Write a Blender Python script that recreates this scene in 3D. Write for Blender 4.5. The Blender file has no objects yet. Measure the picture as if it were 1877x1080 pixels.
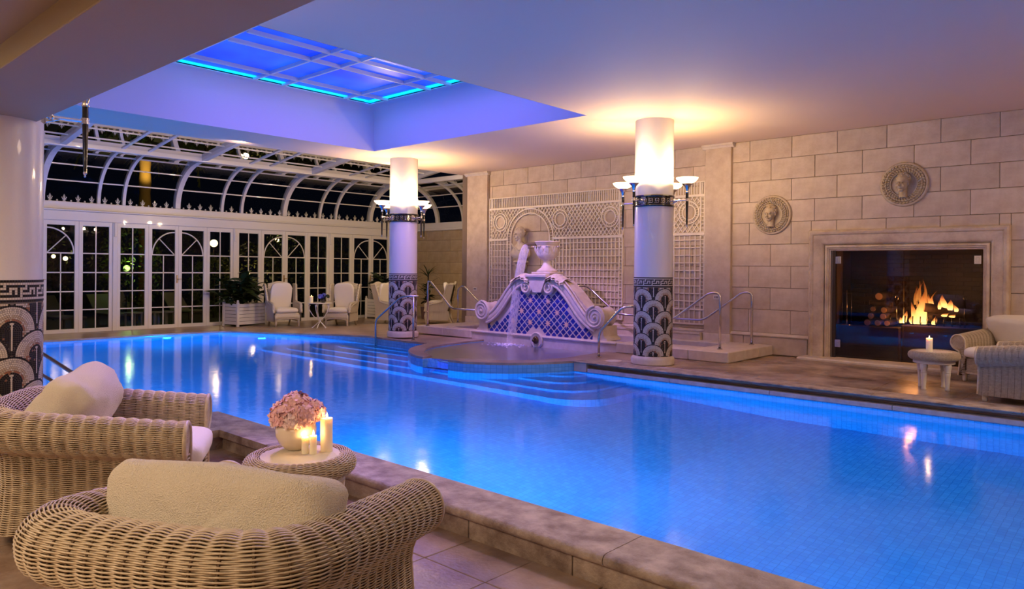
import bpy, bmesh, math, random
from math import sin, cos, pi, radians, sqrt, atan2, hypot
from mathutils import Vector, Matrix, geometry, noise
random.seed(7)
SC = bpy.context.scene
COL = SC.collection

# ------------------------------------------------------------------ camera
H = 1.40
cd = bpy.data.cameras.new('camera'); cam = bpy.data.objects.new('camera', cd); COL.objects.link(cam)
_th, _ph, _ro = radians(42.2124), radians(.1217), radians(.4789)
def _m(a): return Matrix(a)
_M = _m(((cos(_ro), -sin(_ro), 0), (sin(_ro), cos(_ro), 0), (0, 0, 1))) @ \
     _m(((1, 0, 0), (0, cos(_ph), -sin(_ph)), (0, sin(_ph), cos(_ph)))) @ \
     _m(((cos(_th), sin(_th), 0), (0, 0, -1), (-sin(_th), cos(_th), 0)))
R3 = Matrix((_M[0], -_M[1], -_M[2])).transposed()
cam.matrix_world = Matrix.Translation((0, 0, H)) @ R3.to_4x4()
cd.sensor_width = 36; cd.lens = 36 * 1330.28 / 1877
cd.shift_y = -(540 - 497.72) / 1877
cd.clip_start = .05; cd.clip_end = 200
SC.camera = cam

# ------------------------------------------------------------------ world, exposure
SC.view_settings.view_transform = 'Standard'; SC.view_settings.look = 'None'
SC.view_settings.gamma = 1; SC.view_settings.use_curve_mapping = False
SC.view_settings.exposure = 0.0
w = bpy.data.worlds.new('night'); SC.world = w; w.use_nodes = True
w.node_tree.nodes['Background'].inputs[0].default_value = (.010, .014, .035, 1)
w.node_tree.nodes['Background'].inputs[1].default_value = .12
SC.cycles.use_denoising = True; SC.cycles.use_adaptive_sampling = True; SC.cycles.adaptive_threshold = .03
SC.cycles.max_bounces = 8; SC.cycles.diffuse_bounces = 3; SC.cycles.glossy_bounces = 4
SC.cycles.transmission_bounces = 6; SC.cycles.transparent_max_bounces = 12
SC.cycles.caustics_reflective = False; SC.cycles.sample_clamp_indirect = 4.0; SC.cycles.blur_glossy = 1.0

def lamp(name, kind, loc, energy, color, size=.1, rot=None, size_y=None, spot=None):
    l = bpy.data.lights.new(name, kind); l.energy = energy; l.color = color
    if kind == 'AREA':
        l.size = size
        if size_y: l.shape = 'RECTANGLE'; l.size_y = size_y
    elif kind in ('POINT', 'SPOT'): l.shadow_soft_size = size
    if kind == 'SPOT': l.spot_size = spot or 2.4; l.spot_blend = .6
    o = bpy.data.objects.new(name, l); o.location = loc
    if rot: o.rotation_euler = rot
    COL.objects.link(o); return o
WARM = (1, .71, .38)
# underwater pool lamps
for i, (x, y, z, e) in enumerate(((1.0, 3.3, -.30, 60), (-1.6, 3.3, -.30, 70), (-4.2, 3.3, -.30, 75), (-7.2, 2.2, -.30, 75), (-9.8, 1.6, -.30, 80), (-12.6, 1.6, -.30, 80), (-15.6, 2.5, -.30, 80), (-16.5, 6.8, -.30, 60), (-15.1, 8.3, -.35, 40))):
    lamp('pool_lamp', 'POINT', (x, y, z), e * (1.5 if x > -5 else 2.9), (.002, .40, 1), .08)
# blue-violet area lamp added just below the skylight glass to carry its glow
lamp('skylight_lamp', 'AREA', (-8.9, 6.5, 4.47), 95, (.30, .17, 1), 3.9, (0, 0, 0), 3.2)
def aim(o, t):
    o.rotation_euler = (Vector(t) - o.location).to_track_quat('-Z', 'Y').to_euler()
# violet spots added at ceiling height round the coffer to carry the skylight's tint
for p_, t_, e_, w_ in (((-8.9, 8.86, 3.64), (-9.0, 10.6, .5), 430, 62), ((-6.1, 3.3, 3.64), (-4.2, 1.6, .35), 420, 44), ((-9.9, 8.86, 3.64), (-11.6, 9.4, 1.3), 150, 40), ((-7.7, 8.86, 3.64), (-6.0, 9.5, 1.2), 130, 40), ((-5.2, 4.2, 3.64), (-2.7, 2.4, .1), 200, 50)):
    aim(lamp('violet_fill_spot', 'SPOT', p_, e_, (.58, .34, 1), .05, spot=radians(w_)), t_)
# floodlights in the near pool wall
for x in (1.6, -.6, -2.8, -5.0, -7.4, -10.0, -12.8, -15.4):
    aim(lamp('pool_flood', 'SPOT', (x, 3.1 if x > -6 else 1.4, -.30), 270 if x > -4 else 720, (.002, .46, 1), .08, spot=radians(120)), (x - .3, 9.0, -.55))
for p_ in ((-9.5, 9.2, -.12), (-8.3, 10.0, -.12), (-7.75, 9.1, -.12)): lamp('spa_lamp', 'POINT', p_, 42, (.20, .15, 1), .03)
# warm ceiling lamps of the lounge behind and beside the camera
lamp('lounge_lamp', 'AREA', (-1.2, -1.2, 2.44), 78, (1, .74, .50), 1.2, (0, 0, 0))
lamp('lounge_lamp', 'AREA', (-4.2, -.8, 2.44), 58, (1, .74, .50), 1.2, (0, 0, 0))
lamp('hall_fill', 'AREA', (1.6, 9.2, 3.6), 150, (1, .72, .50), 1.6, (0, 0, 0))  # unseen fill lamp added to warm the hall
for _y in (3.0, 6.4, 9.8, 13.2): lamp('conservatory_fill', 'AREA', (-12.74, _y, 4.15), 80, (1, .70, .42), 1.6, (0, radians(52), 0), .12)  # unseen warm strips added behind the ceiling edge to light the conservatory

lamp('hall_fill', 'AREA', (-2.2, 4.6, 3.6), 60, (1, .72, .52), 1.6, (0, 0, 0))  # second unseen fill, added above the pool for warmth

# ------------------------------------------------------------------ materials
MATS = {}
def mat(name, col=(.8, .8, .8), rough=.6, metal=0, spec=.5, col2=None, scale=6, detail=4, bump=0, bscale=40, emis=None, estr=0,
        rnd=0, trans=0, wave=None, coat=0, contrast=(.35, .65), sss=0, alpha=1):
    if name in MATS: return MATS[name]
    m = bpy.data.materials.new(name); m.use_nodes = True; nt = m.node_tree; N = nt.nodes; L = nt.links
    b = N['Principled BSDF']
    b.inputs['Base Color'].default_value = (*col, 1); b.inputs['Roughness'].default_value = rough
    b.inputs['Metallic'].default_value = metal; b.inputs['Specular IOR Level'].default_value = spec
    if coat: b.inputs['Coat Weight'].default_value = coat
    if trans: b.inputs['Transmission Weight'].default_value = trans
    if alpha < 1: b.inputs['Alpha'].default_value = alpha
    if sss:
        b.inputs['Subsurface Weight'].default_value = sss; b.inputs['Subsurface Radius'].default_value = (.05, .03, .02)
        b.inputs['Subsurface Scale'].default_value = .5
    if emis: b.inputs['Emission Color'].default_value = (*emis, 1); b.inputs['Emission Strength'].default_value = estr
    tc = N.new('ShaderNodeTexCoord')
    src = None
    if col2:
        nz = N.new('ShaderNodeTexNoise'); nz.inputs['Scale'].default_value = scale; nz.inputs['Detail'].default_value = detail
        nz.inputs['Roughness'].default_value = .62
        L.new(tc.outputs['Object'], nz.inputs['Vector'])
        mr = N.new('ShaderNodeMapRange'); mr.inputs['From Min'].default_value = contrast[0]; mr.inputs['From Max'].default_value = contrast[1]
        L.new(nz.outputs['Fac'], mr.inputs['Value'])
        mx = N.new('ShaderNodeMix'); mx.data_type = 'RGBA'
        mx.inputs['A'].default_value = (*col, 1); mx.inputs['B'].default_value = (*col2, 1)
        L.new(mr.outputs['Result'], mx.inputs['Factor']); src = mx.outputs['Result']
        L.new(src, b.inputs['Base Color'])
    if rnd:
        oi = N.new('ShaderNodeObjectInfo'); mr = N.new('ShaderNodeMapRange')
        mr.inputs['To Min'].default_value = 1 - rnd; mr.inputs['To Max'].default_value = 1 + rnd * .6
        L.new(oi.outputs['Random'], mr.inputs['Value'])
        hs = N.new('ShaderNodeHueSaturation')
        if src: L.new(src, hs.inputs['Color'])
        else: hs.inputs['Color'].default_value = (*col, 1)
        L.new(mr.outputs['Result'], hs.inputs['Value']); L.new(hs.outputs['Color'], b.inputs['Base Color'])
    if bump or wave:
        bp = N.new('ShaderNodeBump'); bp.inputs['Strength'].default_value = bump or .5; bp.inputs['Distance'].default_value = .01
        if wave:
            wv = N.new('ShaderNodeTexWave'); wv.bands_direction = wave[0]; wv.inputs['Scale'].default_value = wave[1]
            L.new(tc.outputs['Object'], wv.inputs['Vector']); L.new(wv.outputs['Fac'], bp.inputs['Height'])
            wv.inputs['Distortion'].default_value = wave[2] if len(wave) > 2 else 0
        else:
            nb = N.new('ShaderNodeTexNoise'); nb.inputs['Scale'].default_value = bscale; nb.inputs['Detail'].default_value = 5
            L.new(tc.outputs['Object'], nb.inputs['Vector']); L.new(nb.outputs['Fac'], bp.inputs['Height'])
        L.new(bp.outputs['Normal'], b.inputs['Normal'])
    MATS[name] = m; return m

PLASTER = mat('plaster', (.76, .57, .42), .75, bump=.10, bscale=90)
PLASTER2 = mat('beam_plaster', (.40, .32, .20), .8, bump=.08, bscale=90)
STONE = mat('limestone', (.62, .50, .37), .62, col2=(.50, .38, .27), scale=5, detail=8, bump=.35, bscale=28, rnd=.10)
STONE_END = mat('end_stone', (.50, .38, .24), .65, col2=(.42, .31, .19), scale=5, detail=8, bump=.3, bscale=28, rnd=.08)
MORTAR = mat('mortar', (.20, .145, .10), .9)
PALE = mat('pale_stone', (.70, .60, .48), .55, col2=(.60, .49, .38), scale=7, detail=6, bump=.22, bscale=60)
FPSTONE = mat('surround_stone', (.62, .50, .37), .6, col2=(.42, .31, .22), scale=4, detail=8, bump=.45, bscale=35)
DECK = mat('deck_stone', (.50, .37, .27), .26, col2=(.17, .10, .065), scale=1.7, detail=9, bump=.18, bscale=50, rnd=.12)
DECKP = mat('deck_paving', (.46, .34, .25), .32, col2=(.28, .18, .12), scale=2.2, detail=9, bump=.15, bscale=50)
KERB = mat('kerb_stone', (.52, .42, .34), .6, col2=(.20, .14, .11), scale=6, detail=10, bump=.7, bscale=55, rnd=.10)
LEDGE = mat('ledge_stone', (.66, .60, .62), .5, col2=(.5, .45, .46), scale=8)
WHITE = mat('white_paint', (.80, .76, .70), .28, coat=.25, bump=.03, bscale=30)
TREL = mat('trellis_paint', (.80, .70, .57), .55)
COLW = mat('column_lacquer', (.80, .74, .66), .30, coat=.4, bump=.12, bscale=60)
WICK = mat('wicker', (.62, .51, .36), .42, col2=(.50, .39, .26), scale=30, spec=.45)
WICKB = mat('wicker_shaded_core', (.13, .085, .05), .9)  # dark core under the strands puts shade into the weave gaps
WICKP = mat('wicker_plain', (.66, .58, .47), .5, wave=('Z', 30, 0), bump=.35)
CANE = mat('painted_cane', (.68, .60, .49), .5, bump=.15, bscale=80)
WICKV = mat('wicker_ribbed', (.66, .58, .47), .5, wave=('Y', 16, 0), bump=.9)
TOWEL = mat('terry_cloth', (.84, .74, .58), .95, bump=1.0, bscale=240)
LINEN = mat('linen', (.80, .74, .66), .9, bump=.25, bscale=60)
CHROME = mat('chrome', (.62, .58, .54), .22, metal=1)
BRASS = mat('brass', (.70, .48, .22), .3, metal=1)
SILVER = mat('silver', (.80, .74, .66), .2, metal=1)
BLACKW = mat('black_lacquer', (.012, .010, .010), .16, coat=.6)
WAX = mat('candle_wax', (.92, .82, .62), .5, sss=.6, emis=(1, .62, .25), estr=.08)  # faint emission puts the flame's glow into the wax
CERAMIC = mat('cream_ceramic', (.86, .74, .56), .25, coat=.3)
FLAME = mat('flame', (1, .6, .2), .5, emis=(1, .66, .22), estr=14)
FIRE = mat('fire', (1, .4, .1), .5, emis=(1, .50, .10), estr=7)
FIREC = mat('fire_core', (1, .7, .3), .5, emis=(1, .72, .30), estr=16)
CUPG = mat('lit_glass_cup', (1, .9, .7), .3, emis=(1, .74, .40), estr=3.2)
LOG = mat('log_bark', (.045, .026, .016), .9, col2=(.03, .02, .015), scale=20, bump=.8)
LOGEND = mat('log_end', (.85, .52, .30), .8)
SOOT = mat('soot_brick', (.030, .016, .012), .85, bump=.4)
SOOTB = mat('hearth_ledge', (.05, .032, .032), .5)
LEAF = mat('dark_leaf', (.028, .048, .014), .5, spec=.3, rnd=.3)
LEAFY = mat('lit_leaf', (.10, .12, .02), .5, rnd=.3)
SOIL = mat('soil', (.03, .02, .015), .95)
BLUET = mat('blue_glazed_tile', (.018, .022, .26), .18, rnd=.35, coat=.4)
GROUT = mat('pink_grout', (.62, .50, .46), .7)
STARM = mat('star_tile', (.80, .50, .34), .4)
PINK = mat('hydrangea_petal', (.94, .56, .54), .7, rnd=.1)
PINK2 = mat('hydrangea_petal_pale', (.96, .74, .68), .7)
BLUEF = mat('blue_petal', (.12, .14, .62), .7)
SCREEN = mat('socket_plate', (.70, .64, .56), .4)
GRASSM = mat('lawn', (.03, .035, .015), .9)
BARKP = mat('palm_bark', (.42, .26, .06), .8, bump=1, bscale=30)
LANT = mat('garden_lamp_glow', (1, .8, .4), .5, emis=(1, .72, .30), estr=14)
LANTG = mat('green_lamp_glow', (.7, 1, .4), .5, emis=(.7, 1, .3), estr=1.5)
GREYW = mat('grey_garden_wood', (.20, .17, .13), .8)

def glassy(name, ior, rough, tint, gloss_rough=0.0, dark=None):
    m = bpy.data.materials.new(name); m.use_nodes = True; nt = m.node_tree; N = nt.nodes; L = nt.links
    N.remove(N['Principled BSDF']); out = N['Material Output']
    fr = N.new('ShaderNodeFresnel'); fr.inputs[0].default_value = ior
    g = N.new('ShaderNodeBsdfGlossy'); g.inputs['Roughness'].default_value = gloss_rough
    t = N.new('ShaderNodeBsdfTransparent'); t.inputs[0].default_value = (*tint, 1)
    mx = N.new('ShaderNodeMixShader'); L.new(fr.outputs[0], mx.inputs[0]); L.new(t.outputs[0], mx.inputs[1]); L.new(g.outputs[0], mx.inputs[2])
    L.new(mx.outputs[0], out.inputs[0]); MATS[name] = m; return m
PANE = glassy('window_pane', 1.22, 0, (.72, .72, .70))
RPANE = glassy('roof_pane', 1.09, 0, (.72, .72, .70))
FPGLASS = glassy('smoked_glass', 1.5, 0, (.72, .66, .62), .02)

def water_mat(name, bumpd, scale, tint, gr, ior=1.333):
    m = bpy.data.materials.new(name); m.use_nodes = True; nt = m.node_tree; N = nt.nodes; L = nt.links
    N.remove(N['Principled BSDF']); out = N['Material Output']
    tc = N.new('ShaderNodeTexCoord'); mp = N.new('ShaderNodeMapping')
    mp.inputs['Scale'].default_value = (1, 1, 1); L.new(tc.outputs['Object'], mp.inputs[0])
    nz = N.new('ShaderNodeTexNoise'); nz.inputs['Scale'].default_value = scale; nz.inputs['Detail'].default_value = 2
    L.new(mp.outputs[0], nz.inputs['Vector'])
    bp = N.new('ShaderNodeBump'); bp.inputs['Strength'].default_value = .35; bp.inputs['Distance'].default_value = bumpd
    L.new(nz.outputs['Fac'], bp.inputs['Height'])
    fr = N.new('ShaderNodeFresnel'); fr.inputs[0].default_value = ior; L.new(bp.outputs[0], fr.inputs['Normal'])
    g = N.new('ShaderNodeBsdfGlossy'); g.inputs['Roughness'].default_value = gr; L.new(bp.outputs[0], g.inputs['Normal'])
    r = N.new('ShaderNodeBsdfRefraction'); r.inputs['IOR'].default_value = 1.333; r.inputs['Roughness'].default_value = .025
    r.inputs['Color'].default_value = (*tint, 1); L.new(bp.outputs[0], r.inputs['Normal'])
    mx = N.new('ShaderNodeMixShader'); L.new(fr.outputs[0], mx.inputs[0]); L.new(r.outputs[0], mx.inputs[1]); L.new(g.outputs[0], mx.inputs[2])
    L.new(mx.outputs[0], out.inputs[0]); MATS[name] = m; return m
WATER = water_mat('pool_water_surface', .006, 4, (.42, .80, 1), .11)
SPAW = water_mat('spa_water_surface', .02, 7, (.6, .66, 1), .28, 1.11)

def tile_mat(name, c1, c2, grout, size, rough=.25):
    m = bpy.data.materials.new(name); m.use_nodes = True; nt = m.node_tree; N = nt.nodes; L = nt.links
    b = N['Principled BSDF']; b.inputs['Roughness'].default_value = rough
    tc = N.new('ShaderNodeTexCoord'); sp = N.new('ShaderNodeSeparateXYZ'); L.new(tc.outputs['Object'], sp.inputs[0])
    ge = N.new('ShaderNodeNewGeometry'); sn = N.new('ShaderNodeSeparateXYZ'); L.new(ge.outputs['Normal'], sn.inputs[0])
    def M(op, a, b_=None, c=None):
        n = N.new('ShaderNodeMath'); n.operation = op
        for i, v in enumerate((a, b_, c)):
            if v is None: continue
            if isinstance(v, (int, float)): n.inputs[i].default_value = v
            else: L.new(v, n.inputs[i])
        return n.outputs[0]
    az = M('GREATER_THAN', M('ABSOLUTE', sn.outputs[2]), .6)
    ax = M('GREATER_THAN', M('ABSOLUTE', sn.outputs[0]), .6)
    # u: x on floors and y-facing walls, y on x-facing walls ; v: y on floors, z on walls
    mixu = N.new('ShaderNodeMix'); L.new(M('MULTIPLY', ax, M('SUBTRACT', 1, az)), mixu.inputs[0]); L.new(sp.outputs[0], mixu.inputs[2]); L.new(sp.outputs[1], mixu.inputs[3])
    mixv = N.new('ShaderNodeMix'); L.new(az, mixv.inputs[0]); L.new(sp.outputs[2], mixv.inputs[2]); L.new(sp.outputs[1], mixv.inputs[3])
    fu = M('FRACT', M('DIVIDE', M('ADD', mixu.outputs[0], 100.03), size)); fv = M('FRACT', M('DIVIDE', M('ADD', mixv.outputs[0], 100.05), size))
    g = M('MAXIMUM', M('LESS_THAN', fu, .07), M('LESS_THAN', fv, .07))
    cu = M('FLOOR', M('DIVIDE', M('ADD', mixu.outputs[0], 100.03), size)); cv = M('FLOOR', M('DIVIDE', M('ADD', mixv.outputs[0], 100.05), size))
    cb = N.new('ShaderNodeCombineXYZ'); L.new(cu, cb.inputs[0]); L.new(cv, cb.inputs[1])
    wn = N.new('ShaderNodeTexWhiteNoise'); wn.noise_dimensions = '2D'; L.new(cb.outputs[0], wn.inputs['Vector'])
    m1 = N.new('ShaderNodeMix'); m1.data_type = 'RGBA'; m1.inputs['A'].default_value = (*c1, 1); m1.inputs['B'].default_value = (*c2, 1)
    L.new(wn.outputs['Value'], m1.inputs['Factor'])
    m2 = N.new('ShaderNodeMix'); m2.data_type = 'RGBA'; L.new(m1.outputs['Result'], m2.inputs['A']); m2.inputs['B'].default_value = (*grout, 1)
    L.new(g, m2.inputs['Factor']); L.new(m2.outputs['Result'], b.inputs['Base Color'])
    MATS[name] = m; return m
POOLT = tile_mat('pool_tiles', (.16, .50, .84), (.11, .40, .74), (.05, .26, .54), .056)
SPAT = tile_mat('spa_tiles', (.16, .16, .56), (.12, .12, .46), (.08, .08, .24), .08)

# ------------------------------------------------------------------ mesh builder
ORG = {}
class MB:
    def __init__(s): s.v = []; s.f = []; s.mi = []; s.m = 0
    def add(s, vs, fs):
        o = len(s.v); s.v += [tuple(p) for p in vs]
        s.f += [tuple(i + o for i in f) for f in fs]; s.mi += [s.m] * len(fs); return s
    def box(s, x0, x1, y0, y1, z0, z1, T=None):
        v = [(x, y, z) for z in (z0, z1) for x, y in ((x0, y0), (x1, y0), (x1, y1), (x0, y1))]
        if T: v = [T @ Vector(p) for p in v]
        return s.add(v, [(3, 2, 1, 0), (4, 5, 6, 7), (0, 1, 5, 4), (1, 2, 6, 5), (2, 3, 7, 6), (3, 0, 4, 7)])
    def bbox(s, x0, x1, y0, y1, z0, z1, b=.01, T=None):  # chamfered box
        v = []; f = []
        xs = (x0, x1); ys = (y0, y1); zs = (z0, z1)
        idx = {}
        for i in (0, 1):
            for j in (0, 1):
                for k in (0, 1):
                    for a in range(3):
                        p = [xs[i] + (b if i == 0 else -b), ys[j] + (b if j == 0 else -b), zs[k] + (b if k == 0 else -b)]
                        p[a] = (xs, ys, zs)[a][(i, j, k)[a]]
                        idx[i, j, k, a] = len(v); v.append(p)
        if T: v = [T @ Vector(p) for p in v]
        o = len(s.v)
        g = lambda i, j, k, a: idx[i, j, k, a]
        for a in range(3):
            for e in (0, 1):
                q = []
                for (p1, p2) in ((0, 0), (1, 0), (1, 1), (0, 1)):
                    t = [0, 0, 0]; t[a] = e; t[(a + 1) % 3] = p1; t[(a + 2) % 3] = p2; q.append(g(*t, a))
                f.append(tuple(q if e else q[::-1]))
        for a in range(3):  # edges parallel to axis a
            b1, c1 = (a + 1) % 3, (a + 2) % 3
            for p1 in (0, 1):
                for p2 in (0, 1):
                    t0 = [0, 0, 0]; t0[b1] = p1; t0[c1] = p2; t1 = t0[:]; t1[a] = 1
                    q = (g(*t0, b1), g(*t1, b1), g(*t1, c1), g(*t0, c1))
                    f.append(q if p1 != p2 else q[::-1])
        for i in (0, 1):
            for j in (0, 1):
                for k in (0, 1):
                    q = (g(i, j, k, 0), g(i, j, k, 1), g(i, j, k, 2))
                    f.append(q if (i + j + k) % 2 else q[::-1])
        return s.add(v, f)
    def tube(s, pts, r, n=8, closed=False, cap=True):
        P = [Vector(p) for p in pts]; N = len(P)
        rr = r if isinstance(r, (list, tuple)) else [r] * N
        vs = []; up = None
        for i, p in enumerate(P):
            a = P[(i - 1) % N] if (closed or i > 0) else p; b = P[(i + 1) % N] if (closed or i < N - 1) else p
            t = (b - a)
            if t.length < 1e-9: t = Vector((0, 0, 1))
            t.normalize()
            if up is None:
                up = Vector((0, 0, 1)) if abs(t.z) < .9 else Vector((1, 0, 0))
            x = t.cross(up)
            if x.length < 1e-4: x = t.cross(Vector((0, 1, 0)))
            x.normalize(); y = x.cross(t).normalized(); up = y
            for k in range(n):
                q = 2 * pi * k / n; vs.append(p + (x * cos(q) + y * sin(q)) * rr[i])
        fs = []
        for i in range(N if closed else N - 1):
            j = (i + 1) % N
            for k in range(n):
                l = (k + 1) % n; fs.append((i * n + k, i * n + l, j * n + l, j * n + k))
        if cap and not closed: fs += [tuple(range(n))[::-1], tuple((N - 1) * n + k for k in range(n))]
        return s.add(vs, fs)
    def lathe(s, prof, n=24, c=(0, 0, 0), T=None, cap=False, wob=None):
        vs = []; fs = []
        for i, (r, z) in enumerate(prof):
            for k in range(n):
                q = 2 * pi * k / n; rr = r * (wob(q, z) if wob else 1)
                p = Vector((c[0] + rr * cos(q), c[1] + rr * sin(q), c[2] + z))
                vs.append(T @ p if T else p)
        for i in range(len(prof) - 1):
            for k in range(n):
                l = (k + 1) % n; fs.append((i * n + k, i * n + l, (i + 1) * n + l, (i + 1) * n + k))
        if cap: fs += [tuple(range(n))[::-1], tuple((len(prof) - 1) * n + k for k in range(n))]
        return s.add(vs, fs)
    def prism(s, out, a0, a1, axis='z', T=None):  # outline in plane perpendicular to axis
        n = len(out)
        def P(u, v, a): return {'z': (u, v, a), 'y': (u, a, v), 'x': (a, u, v)}[axis]
        vs = [P(u, v, a0) for u, v in out] + [P(u, v, a1) for u, v in out]
        if T: vs = [T @ Vector(p) for p in vs]
        fs = []
        for t in geometry.tessellate_polygon([[Vector((u, v, 0)) for u, v in out]]):
            fs += [tuple(t), tuple(i + n for i in t)[::-1]]
        fs += [(i, (i + 1) % n, (i + 1) % n + n, i + n) for i in range(n)]
        return s.add(vs, fs)
    def grid(s, fn, nu, nv, cu=False, cv=False):
        vs = [fn(i / (nu if cu else nu), j / nv) for i in range(nu + (0 if cu else 1)) for j in range(nv + (0 if cv else 1))]
        W = nv + (0 if cv else 1); U = nu + (0 if cu else 1)
        fs = [(i * W + j, ((i + 1) % U) * W + j, ((i + 1) % U) * W + (j + 1) % W, i * W + (j + 1) % W) for i in range(nu) for j in range(nv)]
        return s.add(vs, fs)
    def ball(s, c, r, n=12, sc=(1, 1, 1)):
        m = max(4, n // 2)
        return s.grid(lambda u, v: (c[0] + r * sc[0] * sin(pi * v) * cos(2 * pi * u), c[1] + r * sc[1] * sin(pi * v) * sin(2 * pi * u), c[2] - r * sc[2] * cos(pi * v)), n, m, cu=True)
    def mesh(s, name, mats, smooth=False, org=(0, 0, 0), fix=True):
        me = bpy.data.meshes.new(name)
        ox, oy, oz = org
        me.from_pydata([(x - ox, y - oy, z - oz) for x, y, z in s.v], [], s.f)
        if not isinstance(mats, (list, tuple)): mats = [mats]
        for m in mats: me.materials.append(m)
        if len(mats) > 1: me.polygons.foreach_set('material_index', s.mi)
        if fix:
            bm = bmesh.new(); bm.from_mesh(me); bmesh.ops.recalc_face_normals(bm, faces=bm.faces[:]); bm.to_mesh(me); bm.free()
        if smooth:
            me.polygons.foreach_set('use_smooth', [True] * len(me.polygons))
            if smooth is not True: me.set_sharp_from_angle(angle=radians(smooth))
        me.update(); return me
def link(name, me, parent=None, loc=(0, 0, 0), rot=None):
    o = bpy.data.objects.new(name, me); COL.objects.link(o); o.location = loc
    if rot is not None: o.rotation_euler = rot
    if parent: o.parent = parent
    return o
def tag(o, label=None, cat=None, group=None, kind=None):
    if label: o['label'] = label
    if cat: o['category'] = cat
    if group: o['group'] = group
    if kind: o['kind'] = kind
    return o
def thing(name, label, cat, loc=(0, 0, 0), rz=0, group=None):
    o = bpy.data.objects.new(name, None); COL.objects.link(o); o.location = loc; o.rotation_euler = (0, 0, rz)
    ORG[o.name] = tuple(loc) if not rz else (0, 0, 0)
    return tag(o, label, cat, group)
def part(name, mb, m, parent, smooth=False, world=False, label=None, kind=None, fix=True):
    """mesh child; world=True: vertices given in world space, parent unrotated"""
    org = ORG.get(parent.name, (0, 0, 0)) if world else (0, 0, 0)
    o = link(name, mb.mesh(name, m, smooth, org, fix), parent); ORG[o.name] = ORG.get(parent.name, (0, 0, 0))
    return tag(o, label, None, None, kind)
def single(name, mb, m, label, cat, smooth=False, group=None, org=(0, 0, 0), kind=None):
    o = link(name, mb.mesh(name, m, smooth, org), None, org); ORG[o.name] = org
    return tag(o, label, cat, group, kind)
def struct(name, mb, m, smooth=False, label=None):
    o = link(name, mb.mesh(name, m, smooth)); o['kind'] = 'structure'; ORG[o.name] = (0, 0, 0)
    if label: o['label'] = label
    return o
def dup(root, loc=None, rz=None, label=None, name=None):
    def cp(o, parent):
        c = o.copy(); COL.objects.link(c)
        if parent: c.parent = parent
        for ch in list(o.children): cp(ch, c)
        return c
    r = cp(root, None)
    if loc is not None: r.location = loc
    if rz is not None: r.rotation_euler = (0, 0, rz)
    if label: r['label'] = label
    return r
def kid(o, stem):
    return [c for c in o.children if c.name.split('.')[0] == stem]
def arc(cx, cy, r, a0, a1, n): return [(cx + r * cos(a0 + (a1 - a0) * i / n), cy + r * sin(a0 + (a1 - a0) * i / n)) for i in range(n + 1)]
def smoothpts(P, k=6):  # catmull-rom
    P = [Vector(p) for p in P]; out = []
    for i in range(len(P) - 1):
        a = P[max(i - 1, 0)]; b = P[i]; c = P[i + 1]; d = P[min(i + 2, len(P) - 1)]
        for j in range(k):
            t = j / k
            out.append(.5 * ((2 * b) + (c - a) * t + (2 * a - 5 * b + 4 * c - d) * t * t + (3 * b - a - 3 * c + d) * t ** 3))
    out.append(P[-1]); return out

# ================================================================== STRUCTURE
YW = 12.09; HC = 3.67; XD = -18.6; W = -.165; YE = 15.4
def zd(x):  # deck height: falls gently towards the garden doors
    return 0 if x > -12.3 else max(-.12, -.12 * (-12.3 - x) / 3.0)
edgeL = [(-16.93, -1.0), (-16.93, 4.5), (-16.96, 6.9), (-16.84, 8.13), (-16.62, 8.36), (-16.28, 8.53), (-15.6, 8.82), (-14.8, 9.06), (-13.5, 9.22), (-12.3, 9.2), (-11.75, 9.13), (-10.95, 9.07), (-10.42, 9.12)]
rimL_out = [(-10.3, 8.9), (-10.16, 8.60), (-9.95, 8.30), (-9.71, 8.06), (-9.34, 7.81), (-9.02, 7.66), (-8.82, 7.62)]
rimL_in = [(-8.86, 7.85), (-9.24, 8.02), (-9.47, 8.20), (-9.74, 8.48), (-9.94, 8.82), (-10.05, 9.2), (-10.15, 9.8), (-10.2, 10.47)]
rimR_in = [(-7.25, 10.47), (-7.22, 10.1), (-7.19, 9.7), (-7.17, 9.25), (-7.26, 8.78), (-7.50, 8.38), (-7.84, 8.08), (-8.12, 7.95), (-8.32, 7.90)]
rimR_out = [(-8.27, 7.66), (-7.95, 7.68), (-7.63, 7.84), (-7.36, 8.05), (-7.12, 8.36), (-6.95, 8.70), (-6.83, 8.99)]
deckpoly = [(XD, -1.0)] + edgeL + rimL_out + rimL_in + rimR_in + rimR_out + [(3.2, 8.99), (3.2, YW + .2), (-12.6, YW + .2), (-12.6, YE), (XD, YE)]
# subdivide long edges a little so that the slope follows
def subdiv(poly, L=1.2):
    o = []
    for i, a in enumerate(poly):
        b = poly[(i + 1) % len(poly)]; n = max(1, int(hypot(b[0] - a[0], b[1] - a[1]) / L))
        o += [(a[0] + (b[0] - a[0]) * k / n, a[1] + (b[1] - a[1]) * k / n) for k in range(n)]
    return o
dp = subdiv(deckpoly)
m = MB(); n = len(dp)
top = [(x, y, zd(x) - (.012 if (x > -6.7) else 0)) for x, y in dp]; bot = [(x, y, z - .035) for x, y, z in top]
fs = [tuple(t) for t in geometry.tessellate_polygon([[Vector((x, y, 0)) for x, y in dp]])]
m.add(top + bot, fs + [(i, (i + 1) % n, (i + 1) % n + n, i + n) for i in range(n)])
floor = struct('floor', m, DECKP)
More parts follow.
